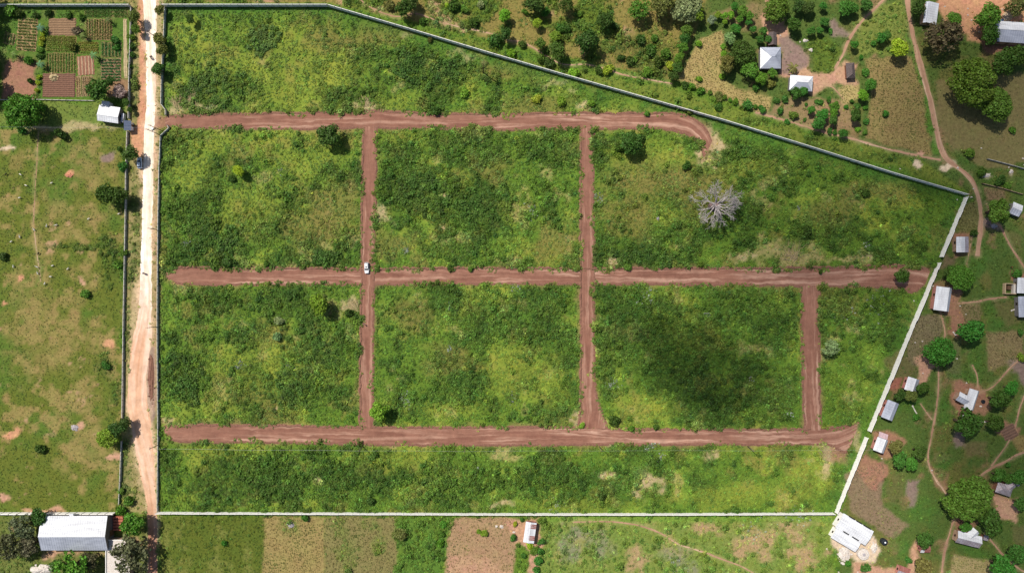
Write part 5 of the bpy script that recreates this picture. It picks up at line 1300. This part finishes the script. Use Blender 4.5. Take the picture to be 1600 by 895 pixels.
# standing corn and dry stubble on the plots, in rough rows
cp = []; cc = []
CORN_ANG = [25, 5, 30, -4, 80, 75, 60, 85, 55, 10, 20, 5, 75, 80, 70]
CORN_DENS = [1.0, .8, .9, 1, 1, .9, .9, 1, .6, .9, .9, .7, .55, .8, .7]
for (pts, c), an, dn in zip(CORN, CORN_ANG, CORN_DENS):
    m_ = poly_mask(pts, 4, 's')
    xs = [p[0] for p in pts]; ys = [p[1] for p in pts]; cx, cy = np.mean(xs), np.mean(ys); R_ = max(max(xs) - min(xs), max(ys) - min(ys)) * .75
    a = math.radians(an); u, v = np.meshgrid(np.arange(-R_, R_, 1.9), np.arange(-R_, R_, 3.3)); u = u.ravel() + RNG.normal(0, .7, u.size); v = v.ravel() + RNG.normal(0, .55, v.size)
    x = cx + u * math.cos(a) - v * math.sin(a); y = cy + u * math.sin(a) + v * math.cos(a)
    k = (sample(m_, x, y) > .6) & (RNG.random(len(x)) < dn * (.75 + .25 * vnoise(x, y, 14, 88))) & (sample(m_ * 0 + dgrass, x, y) > .015)
    x, y = x[k], y[k]
    cg = c * (1 - .0); q = RNG.random((len(x), 1))
    mix = sst(vnoise(x, y, 26, 91), -.2, .7)[:, None] * .75
    col = (cg * 1.1 * (1 - mix) + np.array(lin((106, 118, 58))) * mix) * np.exp(.28 * RNG.normal(0, 1, (len(x), 1)))
    cp.append(world(x, y)); cc.append(col)
cp = np.concatenate(cp); cc = np.concatenate(cc)
s = RNG.uniform(.4, .8, len(cp))
scatter('corn_stalks', 'dry tan and green corn stalks standing in rough rows on the plots', 'corn', cp, cc, np.stack([s, s, s * 1.0], 1), [proto_tuft(20 + i, 9, .6, .5) for i in range(4)])
# plants with whitish leaves in loose patches
fx, fy = [], []
for cx, cy, r, n in [(833, 332, 12, 70), (632, 625, 13, 90), (1005, 461, 22, 100), (1031, 717, 7, 40), (1012, 698, 8, 45), (376, 570, 8, 40), (955, 600, 13, 70), (1247, 325, 5, 18), (1355, 385, 10, 30), (936, 310, 12, 40), (1105, 490, 4, 20), (1173, 592, 4, 14), (800, 625, 10, 40), (870, 795, 18, 50), (1370, 480, 22, 60), (1250, 810, 20, 40), (1180, 830, 24, 40), (636, 391, 5, 26), (1325, 495, 16, 40), (745, 735, 8, 30), (1020, 692, 6, 40), (1232, 645, 8, 30), (705, 480, 5, 24), (700, 545, 4, 20), (805, 450, 8, 30), (1060, 880, 20, 40), (290, 380, 6, 26), (438, 268, 4, 12), (455, 570, 8, 26)]:
    n = int(n * .6); fx.append(RNG.normal(cx, r * .5, n)); fy.append(RNG.normal(cy, r * .5, n))
fx = np.concatenate(fx); fy = np.concatenate(fy)
k = (sample(dgrass, fx, fy) > .1); fx, fy = fx[k], fy[k]
col = np.array(lin((196, 206, 190))) * RNG.uniform(.55, 1.05, (len(fx), 1)); s = RNG.uniform(.22, .48, len(fx))
scatter('white_leaved_weeds', 'loose patches of whitish weeds dotted in the green field', 'weeds', world(fx, fy), col, np.stack([s, s, s * 2.2], 1), [proto_clump(60 + i, 12, 1, .5, .6) for i in range(3)])
# ------------------------------------------------------------------ poles and wires
def pole(label, px, py, h=8.5, arm=1.0, ang=0.0):
    x, y = G(px, py)
    o = tag(empty('utility_pole', (x, y, 0), math.radians(ang)), label, 'utility pole', 'utility poles')
    MB().tube([(0, 0, -.3), (0, 0, h * .5), (0, 0, h)], [.16, .13, .10], 8).build('shaft', M['pole'], o, smooth=True)
    MB().box(-arm, arm, -.06, .06, h - .55, h - .42).build('crossarm', M['wood'], o)
    for s in (-arm * .85, 0, arm * .85):
        MB().lathe([(.03, h - .42), (.06, h - .36), (.03, h - .30), (.06, h - .24), (.02, h - .18)], 8, (s, 0)).build('insulator', M['porcelain'], o)
    return o
def wire(label, a, b, ha, hb, sag=.5, r=.018):
    (x0, y0), (x1, y1) = G(*a), G(*b)
    pts = []
    for i in range(13):
        t = i / 12
        pts.append((x0 + (x1 - x0) * t, y0 + (y1 - y0) * t, ha + (hb - ha) * t - sag * 4 * t * (1 - t)))
    o = MB().tube(pts, r, 5).build('power_line', M['wire'])
    tag(o, label, 'power line', 'overhead power lines')
B_ = [(249, 694), (405, 696), (567, 697), (728, 698), (936, 697), (1168, 697)]
BN = ['pole beside the pale road at the start of the bottom power line', 'pole below the bottom road, second of its line from the left', 'pole below the bottom road near the first cross road', 'pole below the bottom road between the two cross roads', 'pole below the bottom road near the second cross road', 'pole below the bottom road left of the third cross road']
for p, n_ in zip(B_, BN):
    pole('slim grey utility ' + n_, *p, 7.0, .5, 90)
for i in range(len(B_) - 1):
    wire('pale power line over the bottom road, span %s from the left' % ['first', 'second', 'third', 'fourth', 'fifth'][i], B_[i], B_[i + 1], 6.9, 6.9, .6)
wire('pale power line from the last bottom pole to the right wall', B_[-1], (1372, 700), 6.9, 3.2, .4)
pole('tall utility pole beside the pale road right of the low pasture wall', 247, 510, 7.6, .9, 0)
pole('tall utility pole beside the pale road above the middle road', 247, 359, 6.5, .9, 0)
pole('utility pole beside the pale road near its top end', 243, 58, 6.0, .7, 30)
pole('utility pole beside the pale road at the bottom edge', 247, 884, 7.0, .9, 0)
t1 = pole('left pole of the transformer pair at the road gate', 250, 211, 9.5, .7, 0)
t2 = pole('right pole of the transformer pair at the road gate', 254, 205, 9.5, .7, 0)
x, y = G(252, 208)
o = tag(empty('transformer', (x, y, 0), math.radians(34)), 'grey box transformer slung between the two road gate poles', 'transformer')
MB().box(-.9, .9, -.1, .1, 5.0, 5.15).box(-.9, .9, .25, .4, 5.0, 5.15).build('beam', M['wood'], o)
MB().lathe([(.42, 5.16), (.45, 5.2), (.45, 6.1), (.40, 6.2), (.1, 6.25)], 12, (0, .15)).build('tank', M['metal_pale'], o)
wire('pale power line from the road gate poles across the pasture', (252, 208), (-40, 206), 8.6, 8.6, .8)
wire('pale power line along the roadside from the gate poles downwards', (250, 211), (247, 359), 8.8, 6.4, .6)
wire('pale power line along the roadside past the middle road', (247, 359), (247, 510), 6.4, 7.4, .6)

# ------------------------------------------------------------------ cars
def car(label, px, py, deg, paint, sunroof=False):
    x, y = G(px, py, .6)
    o = tag(empty('car', (x, y, .12 if sunroof else .06), math.radians(deg)), label, 'car')
    def shell(prof, z):     # prof: list of (x, half width) outline from rear to front
        return [(a, -b, z) for a, b in prof] + [(a, b, z) for a, b in reversed(prof)]
    P0 = [(-2.15, .70), (-1.95, .82), (-1.2, .86), (1.2, .86), (1.85, .80), (2.15, .58)]
    lv = [shell([(a * .985, b * .95) for a, b in P0], .28), shell(P0, .5), shell(P0, .78), shell([(a * .97, b * .93) for a, b in P0], .93), shell([(a * .93, b * .84) for a, b in P0], .98)]
    vs = [v for l in lv for v in l]; n = 12
    fs = [(i * n + k, i * n + (k + 1) % n, (i + 1) * n + (k + 1) % n, (i + 1) * n + k) for i in range(4) for k in range(n)] + [tuple(range(4 * n, 5 * n)), tuple(range(n - 1, -1, -1))]
    link('body', mesh('body', vs, fs, paint, True), o)
    # cabin: glass band then painted roof
    rear = -1.75 if not sunroof else -2.0
    lo = [(rear, -.72), (.95, -.74), (.95, .74), (rear, .72)]; hi = [(rear + .35, -.60), (.25, -.60), (.25, .60), (rear + .35, .60)]
    z0, z1 = .96, 1.42 if not sunroof else 1.62
    def quad(nm, a, b, c, d, mat): link(nm, mesh(nm, [a, b, c, d], [(0, 1, 2, 3)], mat), o)
    L0 = [(*p, z0) for p in lo]; L1 = [(*p, z1) for p in hi]
    quad('side_window', L0[0], L0[1], L1[1], L1[0], M['glass_dark']); quad('windscreen', L0[1], L0[2], L1[2], L1[1], M['glass_dark'])
    quad('side_window', L0[2], L0[3], L1[3], L1[2], M['glass_dark']); quad('rear_window', L0[3], L0[0], L1[0], L1[3], M['glass_dark'])
    r0 = rear + .32
    rf = MB(); rf.add([(r0, -.62, z1), (.30, -.62, z1), (.30, .62, z1), (r0, .62, z1), (r0 + .15, -.5, z1 + .06), (.12, -.5, z1 + .06), (.12, .5, z1 + .06), (r0 + .15, .5, z1 + .06)], [(0, 1, 5, 4), (1, 2, 6, 5), (2, 3, 7, 6), (3, 0, 4, 7), (4, 5, 6, 7), (3, 2, 1, 0)])
    roof = rf.build('roof', paint, o)
    for sx in (-1, 1):
        MB().tube([L0[1 if sx < 0 else 2], L1[1 if sx < 0 else 2]], .05, 5).tube([L0[0 if sx < 0 else 3], L1[0 if sx < 0 else 3]], .05, 5).build('pillar', paint, o)
    if sunroof:
        MB().box(-.55, -.05, -.28, .28, z1 + .062, z1 + .075).build('sunroof', M['glass_dark'], roof)
    for wx in (-1.3, 1.32):
        for s in (-1, 1):
            w = MB().tube([(wx, s * .88, .33), (wx, s * .68, .33)], .33, 16).build('wheel', M['rubber'], o)
            MB().tube([(wx, s * .895, .33), (wx, s * .87, .33)], .20, 12).build('rim', M['rim'], w)
    for s in (-1, 1):
        MB().box(1.93, 2.09, s * .62 - .16, s * .62 + .12, .62, .80).build('headlight', M['lamp_clear'], o)
        MB().box(-2.14, -2.0, s * .68 - .12, s * .68 + .12, .66, .86).build('tail_light', M['lamp_red'], o)
        MB().box(.62, .78, s * .92 - .11, s * .92 + .11, .98, 1.12).build('mirror', paint, o)
    return o
car('white car standing where the first cross road meets the middle road', 573.2, 418.6, -88, M['paint_white'], True)
car('silver-blue car parked under the roadside tree', 218.5, 255.0, 92, M['paint_silver'])

# ------------------------------------------------------------------ people, motorcycles, goats (one continuous skin each)
def skin(name, joints, edges, mat, parent=None, loc=(0, 0, 0), rz=0, root=0, sub=1):
    me = bpy.data.meshes.new(name); me.from_pydata([j[:3] for j in joints], edges, []); me.materials.append(mat)
    o = link(name, me, parent, loc, rz)
    md = o.modifiers.new('skin', 'SKIN'); md.use_smooth_shade = True
    for i, j in enumerate(joints):
        sv = me.skin_vertices[0].data[i]; sv.radius = (j[3], j[3]); sv.use_root = (i == root)
    s = o.modifiers.new('sub', 'SUBSURF'); s.levels = sub; s.render_levels = sub
    return o
def person(label, loc, rz, shirt, seated=False, cat='person'):
    x, y, z = loc
    o = tag(empty('person', (x, y, z), rz), label, cat)
    if seated:
        J = [(0, 0, .85, .17), (.05, 0, 1.15, .19), (.1, 0, 1.38, .15), (.13, 0, 1.52, .06), (.16, 0, 1.66, .11), (.15, .2, 1.36, .07), (.35, .28, 1.15, .05), (.58, .26, 1.05, .04), (.15, -.2, 1.36, .07), (.35, -.28, 1.15, .05), (.58, -.26, 1.05, .04), (.15, .14, .82, .11), (.45, .2, .72, .085), (.32, .2, .34, .06), (.45, .2, .3, .05), (.15, -.14, .82, .11), (.45, -.2, .72, .085), (.32, -.2, .34, .06), (.45, -.2, .3, .05)]
    else:
        J = [(0, 0, .92, .16), (0, 0, 1.15, .16), (.02, 0, 1.38, .15), (.03, 0, 1.5, .06), (.04, 0, 1.63, .11), (.02, .2, 1.38, .065), (-.08, .26, 1.12, .05), (.05, .27, .9, .04), (.02, -.2, 1.38, .065), (.1, -.26, 1.12, .05), (.2, -.24, .9, .04), (.03, .1, .82, .1), (.18, .1, .46, .075), (.1, .1, .08, .05), (.24, .1, .04, .045), (-.03, -.1, .82, .1), (-.06, -.1, .46, .075), (-.25, -.1, .1, .05), (-.12, -.1, .04, .045)]
    E = [(0, 1), (1, 2), (2, 3), (3, 4), (2, 5), (5, 6), (6, 7), (2, 8), (8, 9), (9, 10), (0, 11), (11, 12), (12, 13), (13, 14), (0, 15), (15, 16), (16, 17), (17, 18)]
    skin('body', J, E, M['skin'], o)
    # clothes follow the body
    ts = [(a, b, c, r * 1.14) for a, b, c, r in J]
    skin('shirt', [ts[i] for i in (0, 1, 2, 5, 6, 8, 9)], [(0, 1), (1, 2), (2, 3), (3, 4), (2, 5), (5, 6)], shirt, o)
    skin('trousers', [ts[i] for i in (0, 11, 12, 13, 15, 16, 17)], [(0, 1), (1, 2), (2, 3), (0, 4), (4, 5), (5, 6)], M['cloth_dark'], o)
    hd = J[4]
    MB().lathe([(.118, hd[2] + .01), (.122, hd[2] + .06), (.09, hd[2] + .115), (.03, hd[2] + .135)], 10, (hd[0] - .015, 0)).build('hair', M['rubber'], o, smooth=True)
    return o
def motorcycle(label, px, py, deg):
    x, y = G(px, py, .5)
    o = tag(empty('motorcycle', (x, y, .055), math.radians(deg)), label, 'motorcycle', 'motorcycles on the pale road')
    for wx in (-.65, .68):
        mb = MB(); vs = []; n = 16
        pts = [(wx + .25 * math.cos(t), 0, .31 + .25 * math.sin(t)) for t in [6.2832 * i / n for i in range(n + 1)]]
        w = mb.tube(pts, .06, 6, False).build('wheel', M['rubber'], o); MB().tube([(wx, -.06, .31), (wx, .06, .31)], .1, 8).build('hub', M['rim'], w)
    MB().tube([(-.65, 0, .31), (-.1, 0, .45), (.3, 0, .55), (.45, 0, .85)], [.05, .12, .12, .05], 6).tube([(.68, .09, .31), (.45, .07, .9)], .03, 5).tube([(.68, -.09, .31), (.45, -.07, .9)], .03, 5).build('frame', M['metal_dark'], o)
    MB().tube([(.05, 0, .78), (.2, 0, .84), (.42, 0, .82)], [.1, .15, .08], 8).build('fuel_tank', mat_surface('tank_red', (120, 26, 22), .3, .05, 3), o)
    MB().box(-.75, .05, -.13, .13, .74, .83).build('seat', M['rubber'], o)
    MB().tube([(.38, -.36, 1.02), (.45, -.1, .95), (.45, .1, .95), (.38, .36, 1.02)], .025, 5).build('handlebar', M['metal_dark'], o)
    MB().tube([(.52, 0, .86), (.6, 0, .86)], [.1, .08], 8).build('headlight', M['lamp_clear'], o)
    return o
for (lb, lp, px, py, dg, sh) in [('dark motorcycle ridden along the pale road near its top end', 'rider in dark clothes on the motorcycle at the top of the pale road', 236.5, 90, 98, M['cloth_dark']), ('motorcycle at the left edge of the pale road beside the middle road', 'rider in a blue shirt on the motorcycle near the middle road', 225.5, 427, 170, M['cloth_blue'])]:
    mo = motorcycle(lb, px, py, dg)
    d = Vector((math.cos(math.radians(dg)), math.sin(math.radians(dg)), 0))
    p = mo.location + d * -.2
    person(lp, (p.x, p.y, .055), math.radians(dg), sh, True)
x, y = G(569.5, 506.5, .8); person('person in a pale shirt walking on the first cross road', (x, y, .12), math.radians(-80), M['cloth_pale'])
x, y = G(1581, 417.5, .8); person('person in orange clothes standing in the yard above the open pen', (x, y, 0), 1.0, M['cloth_orange'])

GP = [(0, 0, .55, .17), (.28, 0, .57, .15), (-.3, 0, .56, .15), (.45, 0, .74, .08), (.56, 0, .86, .075), (.72, 0, .80, .045), (.26, .1, .38, .055), (.25, .1, .2, .035), (.26, .1, .02, .03), (.26, -.1, .38, .055), (.29, -.1, .2, .035), (.27, -.1, .02, .03), (-.30, .1, .40, .065), (-.37, .1, .21, .035), (-.34, .1, .02, .03), (-.30, -.1, .40, .065), (-.34, -.1, .21, .035), (-.31, -.1, .02, .03), (-.46, 0, .64, .03)]
GE = [(0, 1), (0, 2), (1, 3), (3, 4), (4, 5), (1, 6), (6, 7), (7, 8), (1, 9), (9, 10), (10, 11), (2, 12), (12, 13), (13, 14), (2, 15), (15, 16), (16, 17), (2, 18)]
GG = [(80.5, 286, 20, 'w'), (40.5, 289.5, -20, 'w'), (32, 272.5, -30, 'w'), (30.5, 309, 10, 'w'), (9, 272.5, 40, 'd'), (73, 353, 70, 'w'), (88, 351.5, 200, 'w'), (53.5, 359, 120, 'w'), (31, 370, 90, 'w'), (17.5, 377.5, 30, 'w'), (82, 415, 15, 'w'), (106, 420, 40, 'w'), (58, 417, 150, 'w'), (59, 427, 100, 'w'), (21, 416.5, 80, 'w'), (70, 443, 60, 'w'), (79, 432, 0, 'w'), (138.5, 342, 30, 'w'), (186, 334, 20, 'w'), (60, 396, 60, 'd')]
LAND2 = dict(LAND)
LAND.clear(); LAND.update({'the pasture footpath': (56, 310), 'the orange earth patch in the pasture': (108, 274), 'the broad dark roadside tree': (174, 305), 'the pale patch at the left edge': (14, 236), 'the lower end of the pasture footpath': (63, 436), 'the dark shrub at the left edge': (3, 400), 'the dry grass patch in the pasture': (110, 340)})
labs = unique_labels([('white goat grazing' if c == 'w' else 'dark brown goat grazing', a, b) for a, b, r, c in GG])
for (a, b, r, c), lb in zip(GG, labs):
    x, y = G(a, b, .5)
    o = tag(skin('goat', GP, GE, M['goat_white' if c == 'w' else 'goat_dark'], None, (x, y, 0), math.radians(r)), lb, 'goat', 'goats grazing in the pasture')
    o.scale = (1.15,) * 3
LAND.clear(); LAND.update(LAND2)

# ------------------------------------------------------------------ heaps, tanks, odds and ends
def heap(name, label, px, py, rx, ry, h, mat, cat, seed=0, deg=0):
    """an irregular mound of lumps"""
    x, y = G(px, py); rg_ = random.Random(seed); mb = MB(); n = 14; prof = [(1.0, -.03), (.86, .32), (.58, .68), (.28, .92), (.05, 1.0)]
    vs = []; fs = []
    jt = [rg_.uniform(.72, 1.2) for _ in range(n)]
    for i, (r, z) in enumerate(prof):
        for k in range(n):
            t = 6.2832 * k / n; q = r * jt[k] * rg_.uniform(.88, 1.12)
            vs.append((math.cos(t) * q * rx, math.sin(t) * q * ry, h * z * rg_.uniform(.75, 1.2)))
    for i in range(len(prof) - 1):
        for k in range(n):
            fs.append((i * n + k, i * n + (k + 1) % n, (i + 1) * n + (k + 1) % n, (i + 1) * n + k))
    fs.append(tuple((len(prof) - 1) * n + k for k in range(n)))
    mb.add(vs, fs)
    for _ in range(10):
        t = rg_.uniform(0, 6.28); r = rg_.uniform(.3, 1.15); s = rg_.uniform(.08, .2) * max(.6, min(rx, ry))
        cx, cy = math.cos(t) * r * rx, math.sin(t) * r * ry; mb.box(cx - s, cx + s, cy - s * .8, cy + s * .7, -.02, s * 1.3 + max(0, h * (1 - r)) * .8)
    o = mb.build(name, mat, None, (x, y, 0), math.radians(deg)); tag(o, label, cat)
    return o
heap('straw_heap', 'round tan straw heap on the furrowed garden bed', 84, 122, 1.9, 1.6, 1.0, M['straw'], 'heap', 1)
heap('rubble_heap', 'upper of two white rubble heaps at the edge of the lawn by the swept yard', 1258, 64, 1.0, .7, .5, M['rubble'], 'heap', 2)
heap('rubble_heap', 'lower of two white rubble heaps at the edge of the lawn by the swept yard', 1267, 78.5, .9, .8, .5, M['rubble'], 'heap', 3)
heap('rubble_heap', 'white rubble heap beside the footpath near the right edge fences', 1541, 274, 2.0, .9, .5, M['rubble'], 'heap', 4)
heap('rubble_heap', 'small pale rubble heap between the two right edge fences', 1580, 268, .8, .7, .4, M['rubble'], 'heap', 5)
heap('white_stone', 'single white block just outside the right wall corner', 1517.5, 308, .35, .35, .4, M['rubble'], 'stone', 6)
heap('white_stone', 'white block beside the pale patch on the footpath', 1496, 262.5, .4, .35, .4, M['rubble'], 'stone', 7)
heap('earth_heap', 'pink-brown earth heap under the round tree at the right edge', 1553, 353, 1.3, .9, .6, M['rubble_grey'], 'heap', 8)
heap('earth_heap', 'orange anthill mound in the middle of the pasture', 108, 274, 1.5, 1.1, .5, mat_surface('ant_earth', (206, 140, 112), .95, .15, 2, .5, 6), 'mound', 9)
heap('rubble_heap', 'grey ash heap in the lower pasture', 117, 668, 1.6, 1.2, .5, M['rubble_grey'], 'heap', 10)
heap('rubble_heap', 'white gravel heap left of the big unfinished house', 1318, 866, 2.6, 3.2, .5, M['rubble'], 'heap', 11)
heap('rubble_heap', 'white building debris right of the big unfinished house', 1366, 855, 1.4, 2.2, .5, M['rubble'], 'heap', 12)
heap('earth_heap', 'grey soil heap below the bottom wall on the dry tan plot', 455, 820, 1.4, 1.1, .6, M['rubble_grey'], 'heap', 13)
heap('rubble_heap', 'small white debris pile among the trees below the T-shaped house', 1509, 675, 1.1, .7, .4, M['rubble'], 'heap', 14)
heap('rubble_heap', 'white scrap pile cut by the bottom edge in the left compound', 68, 888, 5.0, 1.8, 1.0, M['rubble'], 'heap', 15)
heap('earth_heap', 'loose brown spoil heap on the road verge right of the pale road', 236, 590, 1.4, 10.0, .5, M['spoil'], 'heap', 16)
heap('white_stone', 'smaller white sack on the bare plot below the bottom wall', 776, 822, .6, .5, .5, M['rubble'], 'sack', 17)
heap('white_stone', 'larger white sack on the bare plot near the red and white house', 783.5, 822, .8, .7, .5, M['rubble'], 'sack', 18)
heap('rubble_heap', 'white sack beside the deep green shrub left of the red and white house', 803, 831, .7, .4, .4, M['rubble'], 'sack', 19)
o = heap('stump', 'small grey stump left of the bare grey tree', 1028, 341.5, .6, .8, .7, M['rubble_grey'], 'stump', 20)
heap('rubble_heap', 'pale rubble patch right of the grey L-shaped house', 1590, 757, .8, .6, .4, M['rubble_grey'], 'heap', 22)
def tank(label, px, py, r, h, mat, lidmat):
    x, y = G(px, py, h)
    o = tag(empty('water_tank', (x, y, 0)), label, 'water tank')
    MB().lathe([(r, -.05), (r, h * .3), (r * .97, h * .32), (r, h * .34), (r, h * .62), (r * .97, h * .64), (r, h * .66), (r, h * .9), (r * .6, h), (r * .25, h * 1.03)], 20).build('shell', mat, o, smooth=False)
    MB().lathe([(r * .28, h * 1.03), (r * .28, h * 1.08), (r * .05, h * 1.1)], 12).build('lid', lidmat, o)
tank('white tank with a black side right of the big unfinished house', 1383, 847, 1.2, 1.7, M['tank_black'], M['paint_white'])
tank('wide round white tank below the big unfinished house', 1350, 866, 2.2, 1.6, M['rubble'], M['rubble_grey'])
tank('small white tank beside the T-shaped house', 1510, 652, .9, 1.3, M['paint_white'], M['tank_black'])
x, y = G(1573, 27)
o = tag(empty('drying_floor', (x, y, 0)), 'round tan drying platform with crossed poles in the orange yard', 'platform')
MB().lathe([(2.0, -.05), (2.0, .35), (1.85, .4), (.1, .4)], 24).build('disc', M['wood_pale'], o)
for i in range(5):
    MB().tube([(-1.5 + .3 * i, -1.2, .45), (-1.0 + .55 * i, 1.2, .5)], .06, 5).build('pole', M['rubble'], o)
x, y = G(1566, 32); tag(heap('plastic_sheet', 'bright blue sheet beside the wide white-roofed workshop', 1566, 32.5, .7, .5, .5, M['sheet_blue'], 'sheet', 31), 'bright blue sheet beside the wide white-roofed workshop', 'sheet')
# stacks of bricks
for k in range(5):
    x, y = G(184, 808.5 + k * 4.6, 1.2)
    mb = MB(); rg_ = random.Random(k)
    for r in range(4):
        for c_ in range(9):
            j = rg_.uniform(-.03, .03)
            mb.box(-2.0 + .44 * c_ + .02 + j, -2.0 + .44 * (c_ + 1) - .02 + j, -.42 + j, .42 + j, .28 * r + .0, .28 * (r + 1) - .02)
    tag(mb.build('brick_stack', M['brick'], None, (x, y, 0)), ['topmost', 'second from top', 'middle', 'fourth from top', 'lowest'][k] + ' row of stacked bricks beside the long barn', 'brick stack', 'brick stacks beside the barn')
# dug pit mouth, wooden frames, felled poles
for lb, px, py, l, deg in [('white plank lying on the grass right of the pale blue house', 1428.5, 639.5, 3.6, -62), ('pale plank lying on the grass below the T-shaped house', 1536, 659, 2.6, 10), ('bent white sheet left of the right edge house', 1583, 484, 2.0, 20), ('white plank near the path beside the gable house', 1491, 521, 1.8, -50)]:
    x, y = G(px, py); tag(MB().box(-l / 2, l / 2, -.22, .22, .02, .14).box(-l / 2, -l / 2 + .3, -.3, .3, .14, .22).box(l / 2 - .3, l / 2, -.3, .3, .14, .22).build('plank', M['rubble'], None, (x, y, 0), math.radians(deg)), lb, 'plank')
x, y = G(1535.5, 627); tag(MB().lathe([(.75, -.05), (.75, .45), (.6, .5), (.5, .5), (.5, .2), (.05, .2)], 14).build('well_ring', M['tank_black'], None, (x, y, 0)), 'dark round fire ring on the T-shaped house yard', 'fire ring')
heap('white_stone', 'white sack beside the dark fire ring', 1532, 634.5, .5, .4, .4, M['rubble'], 'sack', 23)
# lumps of rubbish and stones scattered through the village and pasture
ST = [(1521, 295), (1533, 232), (1576, 262), (1428, 470), (1458, 447), (1463, 461), (1500, 478), (1509, 491), (1442, 583), (1456, 734), (1598, 248), (1495, 312), (1390, 262), (1406, 264), (1393, 689), (1378, 716), (1367, 690), (1450, 876), (1405, 888), (1340, 893), (1292, 857), (1512, 14), (1512, 24), (1518, 32), (1530, 50), (1476, 11), (1566, 15), (1219, 56), (1250, 66), (1430, 535), (1441, 533), (1510, 598), (1600, 258), (1495, 560), (1365, 838), (1310, 893)]
labs = unique_labels([('white stone', a, b) for a, b in ST])
for (a, b), lb in zip(ST, labs):
    heap('stone', lb, a, b, .28, .24, .25, M['rubble'], 'stone', int(a))['group'] = 'white stones on the village ground'

# ------------------------------------------------------------------ drifting clouds above the camera; their shade falls on the right half of the field
def cloud(px, py, rx, ry, depth, tau, seed):
    alt = 900.0
    gxw, gyw = G(px, py)
    c = Vector((gxw, gyw, 0)) + sun_dir * (alt / sun_dir.z)
    bm = bmesh.new(); bmesh.ops.create_icosphere(bm, subdivisions=5, radius=1.0)
    for v in bm.verts:
        p = np.array(v.co) * 1.6 + seed * 3.1
        n = float(vnoise(np.array(p[0] + p[2]), np.array(p[1] - p[2] * .7), .8, seed)) * .22 + float(vnoise(np.array(p[0] - p[2]), np.array(p[1] + p[2]), .35, seed + 1)) * .10
        v.co = Vector((v.co.x * rx * S, v.co.y * ry * S, v.co.z * depth)) * (1 + n)
    me = bpy.data.meshes.new('cloud'); bm.to_mesh(me); bm.free()
    m = bpy.data.materials.new('cloud'); m.use_nodes = True; nt = m.node_tree; nt.nodes.clear()
    out = nt.nodes.new('ShaderNodeOutputMaterial'); pv = nt.nodes.new('ShaderNodeVolumePrincipled')
    pv.inputs['Color'].default_value = (.95, .96, 1, 1); pv.inputs['Density'].default_value = tau / (2 * depth / sun_dir.z) ; pv.inputs['Anisotropy'].default_value = .5
    nt.links.new(pv.outputs[0], out.inputs['Volume'])
    me.materials.append(m)
    o = struct(link('cloud', me, None, c))
    return o
for i, a in enumerate([(1085, 566, 84, 70, 24, 1.6), (1320, 335, 200, 110, 26, .70), (1570, 165, 180, 180, 28, .9), (1560, 520, 165, 250, 30, .78), (1250, 560, 170, 150, 24, .36), (1600, 800, 150, 150, 26, .75), (1130, 440, 240, 160, 28, .22)]):
    cloud(*a, i + 3)
